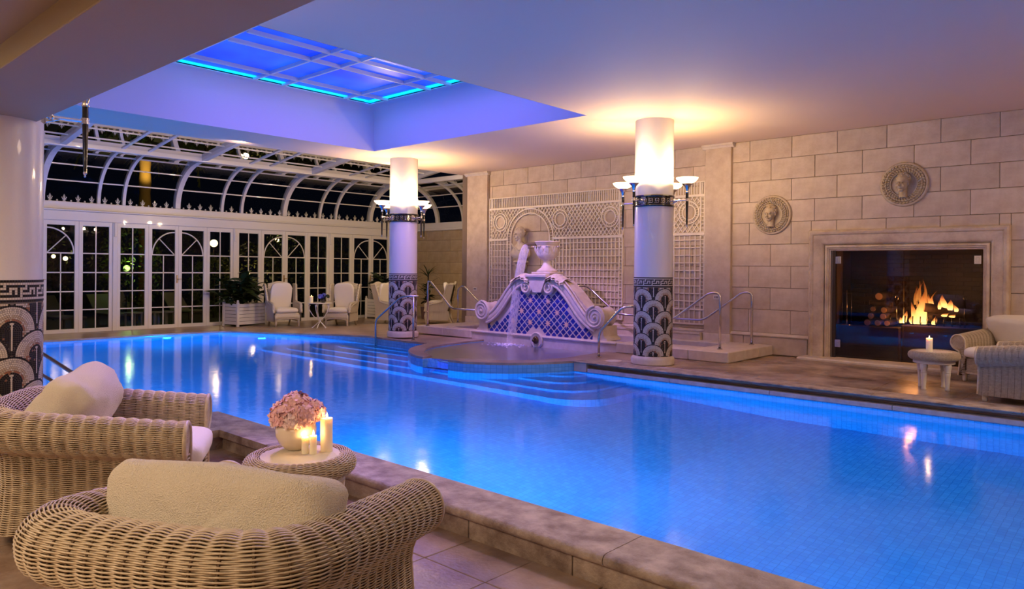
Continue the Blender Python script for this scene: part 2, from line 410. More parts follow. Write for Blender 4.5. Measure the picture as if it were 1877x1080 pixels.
# fireplace terrace slabs (laid on the deck)
m = MB(); k = 0
xs = [-6.3, -5.45, -4.55, -3.6, -2.65, -1.7, -.75, .2, 1.2, 2.2]; ys = [9.33, 10.24, 11.15, 12.04]
for i in range(len(xs) - 1):
    for j in range(3):
        x0, x1, y0, y1 = xs[i], xs[i + 1], ys[j], ys[j + 1]
        if x0 < -4.97 and y1 > 10.4:
            if y0 > 10.3: continue
        m = MB(); m.bbox(x0 + .003, x1 - .003, y0 + .003, y1 - .003, -.03, random.uniform(-.001, .001), .003)
        part('slab', m, DECK, floor)
for i in range(7):
    x0 = -6.83 + i * 1.43
    m = MB(); m.bbox(x0 + .002, x0 + 1.428, 8.95, 9.327, -.022, 0, .008); part('coping_stone', m, KERB, floor)
# slot and ledge of the overflow channel under the far coping
m = MB()
for i in range(7):
    x0 = -6.58 + i * 1.42
    m = MB(); m.bbox(x0 + .002, x0 + 1.418, 8.975, 9.35, -.155, -.098, .006); part('ledge_stone', m, LEDGE, floor)
m = MB(); m.box(-6.83, -6.60, 8.975, 9.35, -.155, -.022); part('end_block', m, PALE, floor)
m = MB(); m.box(-6.8, 3.2, 9.12, 9.4, -.11, -.02); part('channel_back', m, DECKP, floor)
# skimmer lid
m = MB(); m.lathe([(.0, .008), (.11, .008), (.125, .004), (.13, -.002)], 24, (-6.40, 9.42, .0)); part('skimmer_lid', m, PALE, floor, 30)

# lounge floor
m = MB(); m.box(-6.10, 3.2, -3.2, 2.95, -.3, -.012); m.box(-8.5, -6.1, -3.2, -1.0, -.3, -.01)
floor2 = struct('floor_lounge', m, MORTAR)
for i in range(16):
    for j in range(9):
        x0 = -5.13 + (i - 1) * .41; y0 = 2.63 - (j + 1) * .41 + (.12 if False else 0)
        if j == 0: ya, yb = 2.33, 2.66
        else: ya, yb = 2.33 - j * .41, 2.33 - (j - 1) * .41
        x0 = -2.67 + (i - 7) * .41
        m = MB(); m.bbox(x0 + .002, x0 + .408, ya + .002, yb - .002, -.03, random.uniform(-.001, .0015), .003); part('slab', m, DECK, floor2)
m = MB(); m.box(-6.1, 3.2, -3.2, -1.36, -.02, 0); part('slab', m, DECKP, floor2)
# raised kerb round the lounge: coping stones on upright facing stones
m = MB(); m.box(-6.04, 3.2, 2.67, 2.93, -.3, .10); m.box(-6.04, -5.44, 1.0, 2.93, -.3, .10)
kerb = struct('trim_1', m, MORTAR, label='raised stone kerb along the near side of the pool')
def nosing(x0, x1, y0, y1, z0, z1): # rounded-nose coping stone, long axis x, nose at y0
    m = MB(); pr = [(y1, z0), (y1, z1), (y0 + .03, z1)] + [(y0 + .028 - .028 * sin(a), (z0 + z1) / 2 + (z1 - z0) / 2 * cos(a)) for a in (pi / 6, pi / 3, pi / 2, 2 * pi / 3, 5 * pi / 6)] + [(y0 + .03, z0)]
    m.prism(pr, x0, x1, 'x'); return m
cj = [-6.10, -4.70, -3.30, -1.83, -.4, 1.0, 2.4, 3.2]
for i in range(7):
    if i == 0:
        m = MB(); m.prism([(-6.10, 1.62), (-5.39, 1.62), (-5.39, 2.62), (-4.703, 2.62), (-4.703, 2.945), (-6.10, 2.945)], .10, .155)
        part('coping_stone', m, KERB, kerb)
    else:
        part('coping_stone', nosing(cj[i] + .002, cj[i + 1] - .002, 2.62, 2.945, .098, .155), KERB, kerb, 40)
for i in range(13):
    x0 = -5.42 + i * .68 + (.0 if i else 0); x1 = min(x0 + .676, 3.2)
    m = MB(); m.bbox(x0 + .002, x1, 2.655, 2.69, -.01, .099, .003); part('facing_stone', m, KERB, kerb)
for i in range(2):
    m = MB(); m.bbox(-5.45, -5.415, 1.66 + i * .5, 2.155 + i * .5, -.01, .099, .003); part('facing_stone', m, KERB, kerb)

# pool basin
m = MB(); ZB = -1.5
per = [(-16.93, -1.0)] + edgeL[1:] + rimL_out
def wall(m, pts, z0, z1):
    for a, b in zip(pts, pts[1:]):
        m.add([(*a, z0), (*b, z0), (*b, z1 if not callable(z1) else z1(b[0])), (*a, z1 if not callable(z1) else z1(a[0]))], [(0, 1, 2, 3)])
zt = lambda x: zd(x) - .035
m.add([(x, y, z) for x, z in ((-16.93, -1.1), (-6.3, -1.1), (-3.6, ZB), (3.2, ZB)) for y in (-1, 9.3)], [(0, 2, 3, 1), (2, 4, 5, 3), (4, 6, 7, 5)])
wall(m, per, ZB, zt); wall(m, [rimL_out[-1], rimL_in[0]], ZB, zt)
wall(m, rimL_in, -.75, zt); wall(m, rimR_in, -.75, zt); wall(m, [rimR_in[-1]] + rimR_out, ZB, zt)
wall(m, [(-6.83, 8.99), (3.2, 8.99)], ZB, -.155)
wall(m, [(3.2, 8.99), (3.2, 2.945), (-6.08, 2.945), (-6.08, -1), (-16.93, -1)], ZB, .1)
basin = struct('pool_basin', m, POOLT, label='blue tiled pool basin')
# underwater entry steps below the spa
def stair(xl, xr, yf, r, z, z0):
    pts = [(xl + r * (1 - sin(a)), yf + r * (1 - cos(a))) for a in [pi / 2 * (1 - k / 8) for k in range(9)]]
    pts = [(xl, 9.25)] + pts + [(xr - r + r * sin(a), yf + r - r * cos(a)) for a in [pi / 2 * k / 8 for k in range(9)]] + [(xr, 9.3)]
    m = MB(); m.prism(pts, z0, z); return m
for k, (xl, xr, yf, z, z0) in enumerate(((-14.0, -5.48, 7.44, -.80, ZB), (-13.6, -5.88, 7.80, -.65, -.82), (-13.2, -6.3, 8.18, -.50, -.67), (-12.8, -6.62, 8.56, -.35, -.52), (-12.3, -6.82, 8.85, -.225, -.37))):
    part('pool_step', stair(xl, xr, yf, .62 - .06 * k, z, z0), POOLT, basin)
m = MB(); m.prism([(-10.2, 10.47)] + rimL_in[::-1][1:] + rimR_in[::-1][0:], -.78, -.215); part('spa_floor', m, SPAT, basin)
m = MB(); m.prism([rimL_out[-1], rimL_in[0], rimR_in[-1], rimR_out[0]], -.4, -.19); part('spa_sill', m, SPAT, basin)
m = MB(); m.add([(-16.95, -1.02, W), (3.2, -1.02, W), (3.2, 9.0, W), (-16.95, 9.28, W)], [(0, 1, 2, 3)])
water = single('pool_water', m, WATER, 'still clear blue water filling the large swimming pool', 'water', kind='stuff')
m = MB(); SW = -.045
spo = [(-10.2, 10.47)] + rimL_in[::-1][1:] + rimR_in[::-1]
m.add([(x, y, SW) for x, y in spo], [tuple(t) for t in geometry.tessellate_polygon([[Vector((x, y, 0)) for x, y in spo]])])
spaw = single('spa_water', m, SPAW, 'violet rippling water in the round spa basin below the fountain', 'water', kind='stuff')
# weir sheet between the two rim tips
m = MB(); a, b = Vector((-8.86, 7.80)), Vector((-8.30, 7.84)); o_ = Vector((.0, -1))
m.grid(lambda u, v: (a.x + (b.x - a.x) * u, a.y + (b.y - a.y) * u - .03 - .05 * v, SW - .002 - .13 * v), 8, 6)
part('overflow_sheet', m, WATER, spaw, True)

# ---- fireplace wall (right) with blocks
wr = MB(); FX0, FX1, FZ = -4.02, -1.95, 1.80
wr.box(-12.6, FX0, YW + .012, YW + .5, -.2, HC); wr.box(FX1, 3.4, YW + .012, YW + .5, -.2, HC); wr.box(FX0, FX1, YW + .012, YW + .5, FZ, HC)
wall_r = struct('wall_right', wr, MORTAR)
zs = [.36, .756, 1.13, 1.498, 1.869, 2.243, 2.604, 2.962, 3.32, HC]
holes = [(-4.36, -1.64, -1, 2.06)]
def blocks(parent, x0, x1, zs, y, pitch, offA, offB, M_, holes=(), d=.04, axis='y', par=0, nm='stone_block'):
    cache = {}
    for r in range(len(zs) - 1):
        off = (offA, offB)[(len(zs) - 2 - r + par) % 2]
        k0 = math.floor((x0 - off) / pitch)
        for k in range(k0, k0 + int((x1 - x0) / pitch) + 3):
            a, b = max(x0, off + k * pitch), min(x1, off + (k + 1) * pitch); za, zb = zs[r], zs[r + 1]
            if b - a < .03: continue
            cuts = [(a, b, za, zb)]
            for hx0, hx1, hz0, hz1 in holes:
                nc = []
                for (a_, b_, c_, e_) in cuts:
                    if b_ <= hx0 or a_ >= hx1 or e_ <= hz0 or c_ >= hz1: nc.append((a_, b_, c_, e_)); continue
                    if a_ < hx0 - .03: nc.append((a_, hx0, c_, e_))
                    if b_ > hx1 + .03: nc.append((hx1, b_, c_, e_))
                    if e_ > hz1 + .03: nc.append((max(a_, hx0), min(b_, hx1), hz1, e_))
                cuts = nc
            for (a_, b_, c_, e_) in cuts:
                wd, hh = b_ - a_, e_ - c_; key = (round(wd, 3), round(hh, 3))
                if key not in cache:
                    m = MB(); g = .0035
                    if axis == 'y': m.bbox(g, wd - g, 0, d, g, hh - g, .005)
                    else: m.bbox(0, d, g, wd - g, g, hh - g, .005)
                    cache[key] = m.mesh(nm, M_)
                o = link(nm, cache[key], parent, (a_, y, c_) if axis == 'y' else (y, a_, c_))
                if axis == 'y': o.location.y += random.uniform(-.002, .002)
blocks(wall_r, -11.68, 3.2, zs, YW, .7284, -5.418, -5.039, STONE, holes)
blocks(wall_r, -5.72, 3.2, [0.0, .30], YW - .02, 1.1, -5.5, -5.5, STONE, [(-4.4, -1.6, -1, 2)])
blocks(wall_r, -11.68, -5.72, [0.16, .30], YW - .02, 1.1, -5.5, -5.5, STONE)
m = MB()
for a, b in ((-11.68, -4.37), (-1.63, 3.2)):
    m.prism([(YW - .035, .30), (YW - .045, .32), (YW - .03, .345), (YW, .36), (YW + .01, .36), (YW + .01, .30)], a, b, 'x')
t2 = struct('trim_2', m, PALE, label='stone dado moulding along the fireplace wall')
# pilasters
def pilaster(x0, x1, name, lab):
    m = MB(); m.bbox(x0, x1, YW - .07, YW + .3, .30, HC - .05, .006)
    p = struct(name, m, STONE, label=lab)
    m = MB(); m.prism([(YW + .2, HC - .075), (YW - .075, HC - .075), (YW - .10, HC - .045), (YW - .125, HC - .035), (YW - .125, HC - .002), (YW + .2, HC - .002)], x0 - .05, x1 + .05, 'x')
    part('capital', m, PALE, p)
    m = MB(); m.bbox(x0 - .02, x1 + .02, YW - .09, YW + .3, 0.0, .30, .008); part('plinth', m, PALE, p); return p
pilaster(-6.225, -5.73, 'trim_3', 'tall flat stone pilaster beside the lattice panel')
pilaster(-12.36, -11.70, 'trim_4', 'stone pilaster ending the fountain wall by the conservatory')
# ---- conservatory end wall
m = MB(); m.box(XD - .3, -11.5, YE + .012, YE + .3, -.3, 2.62); we = struct('wall_end', m, MORTAR)
blocks(we, -18.6, -13.0, [-.12 + .3475 * i for i in range(9)][:9], YE - .0, .72, -18.35, -18.0, STONE_END)
# closing walls out of view
m = MB(); m.box(3.2, 3.5, -3.5, YW + .4, -1.6, HC + .2); struct('wall_near', m, PLASTER)
m = MB(); m.box(-19, 3.2, -3.5, -3.2, -1.6, HC + .2); struct('wall_back', m, PLASTER)
# ---- ceiling with coffer
OX0, OX1, OY0, OY1 = -11.42, -6.34, 3.1, 8.59
m = MB(); CE = -12.62
m.box(CE, OX0, -3.2, YW + .3, HC, HC + .3); m.box(OX1, 3.4, 1.2, YW + .3, HC, HC + .3)
m.box(OX0, OX1, -3.2, OY0, HC, HC + .3); m.box(OX0, OX1, OY1, YW + .3, HC, HC + .3)
m.box(CE - .04, CE, -3.2, YW + .3, HC - .0, HC + 1.1)
ceil = struct('ceiling', m, PLASTER)
# coffer sides: vertical, coved to a flat margin round the skylight
SX0, SX1, SY0, SY1, SZ = -11.16, -6.60, 4.68, 8.30, 4.5
def ring(x0, x1, y0, y1, z): return [(x0, y0, z), (x1, y0, z), (x1, y1, z), (x0, y1, z)]
OX0 += .006; OX1 -= .006; OY0 += .006; OY1 -= .006
rings = [ring(OX0, OX1, OY0, OY1, HC - .001), ring(OX0, OX1, OY0, OY1, HC + .55)]
for k in range(1, 6):
    a = pi / 2 * k / 6; d = .22 * (1 - cos(a)); rings.append(ring(OX0 + d, OX1 - d, OY0 + d, OY1 - d, HC + .55 + .27 * sin(a)))
rings.append(ring(SX0, SX1, SY0, SY1, SZ))
rings.append(ring(SX0, SX1, SY0, SY1, SZ + .03))
m = MB(); m.add([p for r in rings for p in r], [(i * 4 + k, i * 4 + (k + 1) % 4, i * 4 + 4 + (k + 1) % 4, i * 4 + 4 + k) for i in range(len(rings) - 1) for k in range(4)])
part('coffer', m, mat('coffer_plaster', (.72, .68, .72), .75), ceil, 30)
# lounge soffit and beam
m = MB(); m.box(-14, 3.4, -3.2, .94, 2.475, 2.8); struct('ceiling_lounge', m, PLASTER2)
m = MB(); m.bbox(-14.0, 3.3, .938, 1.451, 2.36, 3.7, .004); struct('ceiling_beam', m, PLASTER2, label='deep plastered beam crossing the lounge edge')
# skylight
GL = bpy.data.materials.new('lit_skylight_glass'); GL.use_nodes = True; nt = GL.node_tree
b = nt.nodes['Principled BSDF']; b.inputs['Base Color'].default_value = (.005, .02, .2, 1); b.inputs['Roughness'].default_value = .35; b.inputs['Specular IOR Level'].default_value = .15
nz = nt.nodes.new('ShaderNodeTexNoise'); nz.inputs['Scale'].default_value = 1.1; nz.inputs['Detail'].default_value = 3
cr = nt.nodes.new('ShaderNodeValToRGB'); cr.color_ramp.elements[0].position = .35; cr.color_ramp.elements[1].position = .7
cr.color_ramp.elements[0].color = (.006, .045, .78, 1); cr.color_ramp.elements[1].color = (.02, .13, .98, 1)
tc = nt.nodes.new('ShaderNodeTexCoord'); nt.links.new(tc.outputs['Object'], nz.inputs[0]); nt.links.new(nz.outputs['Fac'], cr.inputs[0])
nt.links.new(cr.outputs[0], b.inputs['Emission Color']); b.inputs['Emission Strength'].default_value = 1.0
LED = mat('cyan_led', (0, .5, 1), .5, emis=(.0, .48, 1.0), estr=1.9)
m = MB(); m.box(SX0, SX1, SY0, SY1, SZ + .5, SZ + .52)
sky = struct('window_1', m, mat('skylight_backing', (.02, .03, .2), .8), label='skylight of blue lit glass in the ceiling coffer')
xl = [SX0, -10.64, -9.465, -8.95, -7.75, -7.25, SX1]; yl = [SY0, 5.96, 6.48, 7.72, SY1]
for i in range(6):
    for j in range(4):
        m = MB(); m.box(xl[i] + .02, xl[i + 1] - .02, yl[j] + .02, yl[j + 1] - .02, SZ + .028, SZ + .036); part('pane', m, GL, sky)
for x in xl[1:-1]:
    m = MB(); m.bbox(x - .024, x + .024, SY0, SY1, SZ - .03, SZ + .03, .006); part('glazing_bar', m, WHITE, sky)
for y in yl[1:-1]:
    m = MB(); m.bbox(SX0, SX1, y - .022, y + .022, SZ - .026, SZ + .03, .006); part('glazing_bar', m, WHITE, sky)
for (a, b_, c, d) in ((SX0 - .06, SX0, SY0 - .06, SY1 + .06), (SX1, SX1 + .06, SY0 - .06, SY1 + .06), (SX0, SX1, SY0 - .06, SY0), (SX0, SX1, SY1, SY1 + .06)):
    m = MB(); m.bbox(a, b_, c, d, SZ - .012, SZ + .03, .005); part('frame', m, WHITE, sky)
for (a, b_, c, d) in ((SX0 + .005, SX0 + .13, SY0, SY1), (SX0, SX1, SY1 - .13, SY1 - .005)):
    m = MB(); m.box(a, b_, c, d, SZ + .016, SZ + .022); part('light_strip', m, LED, sky)

# ================================================================== CONSERVATORY
# beam over the doors
BE = struct('trim_5', MB().bbox(XD - .06, XD + .06, 1.2, YE, 2.44, 2.66, .01).bbox(XD - .1, XD + .10, 1.2, YE, 2.66, 2.70, .01).bbox(XD - .06, XD + .04, 1.2, YE, 2.70, 2.87, .01), WHITE, label='white beam over the garden doors with fleur-de-lis cresting')
BE2 = struct('trim_6', MB().bbox(XD, -12.6, YE - .05, YE + .06, 2.62, 2.68, .01).bbox(XD, -12.6, YE - .03, YE + .06, 2.68, 2.87, .01), WHITE, label='white beam on top of the conservatory end wall')
def fleur():
    m = MB(); a = XD; t = .008
    def pl(pts): m.prism([(y * .72, z) for y, z in pts], a - t, a + t, 'x')
    pl([(-.012, 0), (.012, 0), (.012, .07), (.035, .11), (.0, .17), (-.035, .11), (-.012, .07)])
    for s in (1, -1):
        q = [(.012 * s, .055), (.04 * s, .075), (.062 * s, .11), (.075 * s, .10), (.07 * s, .08), (.055 * s, .085), (.05 * s, .06), (.02 * s, .035)]
        pl(q if s > 0 else q[::-1])
    m.box(a - t, a + t, -.04, .04, .045, .06); m.box(a - t, a + t, -.03, .03, 0, .02)
    return m.mesh('finial', WHITE)
fm = fleur(); bm_ = MB().ball((XD, 0, .022), .022, 8).mesh('finial_ball', WHITE)
for i in range(42):
    y = 3.38 + i * .283
    link('finial', fm, BE, (0, y, 2.87)); link('finial_ball', bm_, BE, (0, y + .141, 2.87))
# door leaves
ZB0, ZB1 = -.125, 2.44
zr = [-.036, .398, .82, 1.258, 1.70, 2.335]
def leaf(arch, flip, LW=.725):
    b = .085
    fr = MB(); fr.bbox(-.03, .03, 0, b, ZB0, ZB1, .006); fr.bbox(-.03, .03, LW - b, LW, ZB0, ZB1, .006)
    fr.bbox(-.028, .028, b - .01, LW - b + .01, ZB0, zr[0], .006); fr.bbox(-.028, .028, b - .01, LW - b + .01, zr[-1], ZB1, .006)
    g = MB(); mid = LW / 2
    for z in zr[1:5]: g.box(-.014, .014, b, LW - b, z - .013, z + .013)
    panes = []
    top = zr[4] if arch else zr[5]
    g.box(-.014, .014, mid - .011, mid + .011, zr[0], top)
    for i in range(4 if arch else 5):
        for s in (0, 1):
            y0, y1 = (b, mid - .01) if s == 0 else (mid + .01, LW - b)
            panes.append((y0, y1, zr[i] + .012, zr[i + 1] - .012))
    if arch:
        r = LW - 2 * b - .01; cy = b; q0, q1 = 0, pi / 2
        P = [(0, cy + r * cos(a), zr[4] + r * 1.05 * sin(a)) for a in [pi / 2 * k / 12 for k in range(13)]]
        D = [(0, cy + .01, zr[4] + .01), (0, cy + r * cos(pi / 4), zr[4] + r * 1.05 * sin(pi / 4))]
        if flip: P = [(x, LW - y, z) for x, y, z in P]; D = [(x, LW - y, z) for x, y, z in D]
        g.tube(P, .017, 6); g.tube(D, .013, 6); panes.append((b, LW - b, zr[4] + .012, zr[5]))
    return fr.mesh('frame', WHITE), g.mesh('glazing_bars', WHITE), [MB().box(-.003, .003, *p).mesh('pane', PANE) for p in panes]
LV = {('p', 0): leaf(0, 0), ('a', 0): leaf(1, 1), ('a', 1): leaf(1, 0)}
HN = MB().bbox(.03, .05, -.015, .015, 1.0, 1.2, .004).tube([(.05, 0, 1.1), (.09, 0, 1.1), (.09, .09, 1.1)], .008, 6).mesh('handle', BRASS)
dn = 1
for bay, y0 in enumerate((3.48, 6.47, 9.45, 12.44)):
    for k, (ty, fl) in enumerate((('p', 0), ('a', 0), ('a', 1), ('p', 0))):
        if bay == 0 and k == 0: continue
        fr, g, ps = LV[(ty, fl)]
        d = link('door_%d' % dn, fr, None, (XD, y0 + k * .727, 0)); d['kind'] = 'structure'; dn += 1
        link('glazing_bars', g, d)
        for p in ps: link('pane', p, d)
        if ty == 'a' and fl == 0: link('handle', HN, d, (0, .69, 0))
pm = MB().bbox(-.05, .06, -.035, .075, -.125, 2.44, .01).bbox(-.04, .085, -.01, .05, 2.1, 2.44, .01)
post = pm.mesh('door_post', WHITE)
for i, y in enumerate((6.41, 9.39, 12.37)):
    o = link('trim_%d' % (7 + i), post, None, (XD, y, 0)); o['kind'] = 'structure'
m = MB().box(XD - .05, XD + .05, -3.2, 4.2, -.3, 2.44); struct('wall_left', m, WHITE)
m = MB().box(XD - .05, XD + .05, -3.2, 1.2, 2.44, 4.6); struct('wall_left_upper', m, WHITE)
# ribs, purlin, rafters, bars
PX, PZ = -17.15, 4.0
RX, RZ = -12.6, 4.0 + 4.55 * .135
def prof(t):  # 0..1 curved, 1..2 roof; returns x,z
    if t <= 1:
        a = pi / 2 * t; return (PX - (PX - XD) * cos(a), 2.87 + (PZ - 2.87) * sin(a) if True else 0)
    return (PX + (RX - PX) * (t - 1), PZ + (RZ - PZ) * (t - 1))
def strip(m, pts, wy, wt):  # rectangular bar following pts in xz at y
    n = len(pts); vs = []
    for i, (x, y, z, nx, ny, nz) in enumerate(pts):
        for a, b in ((-1, -1), (1, -1), (1, 1), (-1, 1)):
            # a along width axis (perpendicular to plane of bar), b along normal
            wx, wyy = wyd
            vs.append((x + wx * a * wy + nx * b * wt, y + wyy * a * wy + ny * b * wt, z + nz * b * wt))
    fs = [(i * 4 + k, i * 4 + (k + 1) % 4, i * 4 + 4 + (k + 1) % 4, i * 4 + 4 + k) for i in range(n - 1) for k in range(4)] + [(0, 1, 2, 3), (n * 4 - 4, n * 4 - 3, n * 4 - 2, n * 4 - 1)]
    m.add(vs, fs)
wyd = (0, 1)
roof = struct('window_2', MB().bbox(PX - .07, PX + .07, 1.2, 14.0, PZ - .09, PZ + .03, .012), WHITE, label='curved white glazed roof of the conservatory')
def ribm(wy, wt, t0=0, t1=1.0, n=12, dz=0):
    m = MB(); pts = []
    for i in range(n + 1):
        t = t0 + (t1 - t0) * i / n; x, z = prof(t)
        a = pi / 2 * min(t, 1); nx, nz = (-cos(a), sin(a)) if t < 1 else (0, 1)
        l = hypot(nx, nz); pts.append((x, 0, z, nx / l, 0, nz / l))
    strip(m, pts, wy, wt); return m
wyd = (0, 1)
RM = ribm(.06, .08).mesh('main_rib', WHITE); Rm = ribm(.034, .045).mesh('rib', WHITE)
FM = ribm(.06, .08, 1, 2, 4).mesh('rafter', WHITE); Fm = ribm(.036, .04, 1, 2, 4).mesh('rafter', WHITE)
ribs = []
for i in range(5):
    y = 1.92 + 2.98 * i
    ribs.append((y, 1)); 
    if i < 4: ribs += [(y + 1.17, 0), (y + 1.72, 0)]
ribs = [r for r in ribs if r[0] < 13.95]
for y, b in ribs:
    link('main_rib' if b else 'rib', RM if b else Rm, roof, (0, y, 0)); link('rafter', FM if b else Fm, roof, (0, y, .0 if b else .02))
ts = [.0, .27, .50, .72, .90, 1.0]
tz = [1.0, 1.12, 1.26, 1.42, 1.6, 1.8, 2.0]
ysr = [r[0] for r in ribs] + [13.95]
for t in ts[1:-1] + tz[1:-1]:
    x, z = prof(t)
    m = MB(); m.box(x - .014, x + .014, 1.2, 13.95, z - .014, z + .014); part('glazing_bar', m, WHITE, roof)
for i in range(len(ysr) - 1):
    ya, yb = ysr[i] + .03, ysr[i + 1] - .03
    for tl in (ts, tz):
        for k in range(len(tl) - 1):
            P = [prof(tl[k] + (tl[k + 1] - tl[k]) * j / 3) for j in range(4)]
            m = MB(); m.add([(x, y, z) for x, z in P for y in (ya, yb)], [(2 * j, 2 * j + 1, 2 * j + 3, 2 * j + 2) for j in range(3)])
            part('pane', m, RPANE, roof, True)
# hip end over the end wall
YP = 13.95
hip = struct('window_3', MB().bbox(PX, -12.6, YP - .06, YP + .07, PZ - .10, PZ + .03, .012), WHITE, label='curved glazed end of the conservatory roof')
wyd = (1, 0)
def ribh(wy, wt):
    m = MB(); pts = []
    for i in range(13):
        a = pi / 2 * i / 12; pts.append((0, YP + (YE - YP) * cos(a), 2.87 + (PZ - 2.87) * sin(a), 0, cos(a), sin(a)))
    strip(m, pts, wy, wt); return m
HM = ribh(.045, .06).mesh('main_rib', WHITE); Hm = ribh(.028, .035).mesh('rib', WHITE)
hx = [-17.15, -16.0, -15.45, -14.2, -13.1]
for i, x in enumerate(hx): link('rib', HM if i in (0, 3) else Hm, hip, (x, 0, 0))
m = MB(); pts = []
for i in range(13):
    a = pi / 2 * i / 12; pts.append((PX - (PX - XD) * cos(a), YP + (YE - YP) * cos(a), 2.87 + (PZ - 2.87) * sin(a)))
m.tube(pts, .05, 6); part('hip_rib', m, WHITE, hip, True)
for t in ts[1:-1]:
    a = pi / 2 * t; y = YP + (YE - YP) * cos(a); z = 2.87 + (PZ - 2.87) * sin(a); xx = PX - (PX - XD) * cos(a)
    m = MB(); m.box(xx, -12.6, y - .014, y + .014, z - .014, z + .014); part('glazing_bar', m, WHITE, hip)
    m = MB(); m.box(xx - .014, xx + .014, YP, y, z - .014, z + .014); part('glazing_bar', m, WHITE, hip)
for i in range(len(hx)):
    xa, xb = hx[i] + .03, (hx[i + 1] - .03 if i < 4 else -12.6)
    for k in range(5):
        P = [pi / 2 * (ts[k] + (ts[k + 1] - ts[k]) * j / 3) for j in range(4)]
        m = MB(); m.add([(x, YP + (YE - YP) * cos(a), 2.87 + (PZ - 2.87) * sin(a)) for a in P for x in (xa, xb)], [(2 * j, 2 * j + 1, 2 * j + 3, 2 * j + 2) for j in range(3)])
        part('pane', m, RPANE, hip, True)
# solid outer shell above the ceiling edge keeps the sky out of the hall
m = MB(); m.box(-12.6, -11.5, YW + .3, YE + .3, HC + .9, HC + 1.1); m.box(-11.7, -11.5, YW + .4, YE + .3, -.3, HC + 1); struct('wall_service', m, PLASTER)

# night garden behind the glass
m = MB(); m.box(-46, XD - .3, -12, 34, -.5, -.3); g = struct('ground_garden', m, GRASSM)

# ================================================================== COLUMNS
CR = .288
FRET = ["11111011", "00100010", "10101110", "10100000", "11101111"]
MOS = [mat('tessera_cream', (.66, .58, .48), .45), mat('tessera_tan', (.52, .40, .27), .45), mat('tessera_rust', (.34, .13, .06), .4),
       mat('tessera_black', (.014, .013, .015), .55, spec=.2), mat('tessera_grey', (.44, .38, .33), .45)]
def mosaic():
    m = MB(); t = .0129; rr = CR + .004
    def tess(u0, u1, z0, z1, c, g=.0009):
        m.m = c; P = []
        for u, z in ((u0 + g, z0 + g), (u1 - g, z0 + g), (u1 - g, z1 - g), (u0 + g, z1 - g)):
            a = u / CR; P.append((rr * cos(a), rr * sin(a), z))
        m.add(P, [(0, 1, 2, 3)])
    circ = 2 * pi * CR; n = 140; du = circ / n
    z = 1.307; rows = []
    def row(fn, h=.0160, n=112):
        du = circ / n
        nonlocal z
        for i in range(n): tess(i * du, (i + 1) * du, z - h, z, fn(i))
        z -= h
    row(lambda i: 3); row(lambda i: 0)
    for r in FRET: row(lambda i: 3 if r[i % 8] == '1' and True else 0)
    row(lambda i: 0); row(lambda i: 3)
    ztop = z; R = .172; dz = .166; sp = circ / 5
    cs = []
    for r in range(9):
        zc = 1.147 - R - r * dz + .0
        for k in range(5): cs.append((((k + (.5 if r % 2 else 0)) * sp), zc, r))
    cs += [(((k + .5) * sp), 1.147 - R + dz, -1) for k in range(5)]
    zb = .137
    def covered(u, z, r):
        for (cu, cz, cr_) in cs:
            if cr_ <= r or cr_ > r + 3: continue
            d = abs(u - cu) % circ; d = min(d, circ - d)
            if d * d + (z - cz) ** 2 < R * R: return True
        return False
    def colr(q, a, zz):
        if q > R - t * 1.0: return 3
        if q > R - t * 1.0 - .058: return 0 if random.random() < .9 else 4
        if q > R - t - .072: return 1 if random.random() < .75 else 0
        if q > R - t - .092: return 2 if random.random() < .6 else 1
        return 3 if random.random() < .96 else 2
    for (cu, cz, r) in cs:
        nr = int(R / t)
        for j in range(nr):
            ro = R - j * t; ri = ro - t; q = (ro + ri) / 2
            na = max(3, int(pi * q / t))
            for k in range(na):
                a0, a1 = pi * k / na, pi * (k + 1) / na; am = (a0 + a1) / 2
                pu, pz = cu + q * cos(am), cz + q * sin(am)
                if pz > ztop - .004 or pz < zb or covered(pu, pz, r): continue
                m.m = colr(q, am, pz)
                if abs(pu - cu) < .007 and pz < cz + .055: m.m = 0
                g = .0009; P = []
                for qq, aa in ((ri + g, a0 + g / q), (ro - g, a0 + g / q), (ro - g, a1 - g / q), (ri + g, a1 - g / q)):
                    u_, z_ = cu + qq * cos(aa), cz + qq * sin(aa); P.append((rr * cos(u_ / CR), rr * sin(u_ / CR), z_))
                m.add(P, [(0, 1, 2, 3)])
        # straight part below the centre
        for j in range(-nr, nr):
            u0 = cu + (j + .0) * t; um = u0 + t / 2
            for k in range(14):
                zz = cz - k * t - t / 2
                if zz > ztop - .004 or zz < zb or covered(um, zz, r) or k * t > .165: continue
                q = abs(um - cu)
                if q > R - .005: continue
                c = colr(q if q < R - t * 2 else R, 0, zz)
                tess(u0, u0 + t, zz - t / 2, zz + t / 2, c)
        for k in range(14):
            zz = cz + .05 - k * t
            if zz < zb + .01 or zz > ztop or covered(cu, zz, r): continue
            m.m = 0; r2 = rr + .001; P = [(r2 * cos((cu + s) / CR), r2 * sin((cu + s) / CR), zz + h) for s, h in ((-.005, -.006), (.005, -.006), (.005, .006), (-.005, .006))]
            m.add(P, [(0, 1, 2, 3)])
    return m
random.seed(3); MOSM = mosaic().mesh('mosaic', MOS, fix=False)
MG = mat('mosaic_grout', (.16, .13, .11), .9)
SHAFT = MB().lathe([(CR, 1.30), (CR, HC)], 48).mesh('shaft', COLW, True)
MBASE = MB().lathe([(CR + .001, .13), (CR + .001, 1.307), (CR - .01, 1.31)], 48).mesh('mosaic_bed', MG, True)
PLIN = MB().lathe([(.31, 0), (.325, .01), (.325, .085), (.315, .105), (.29, .125), (.285, .14)], 48).mesh('plinth', PALE, 30)
m = MB()
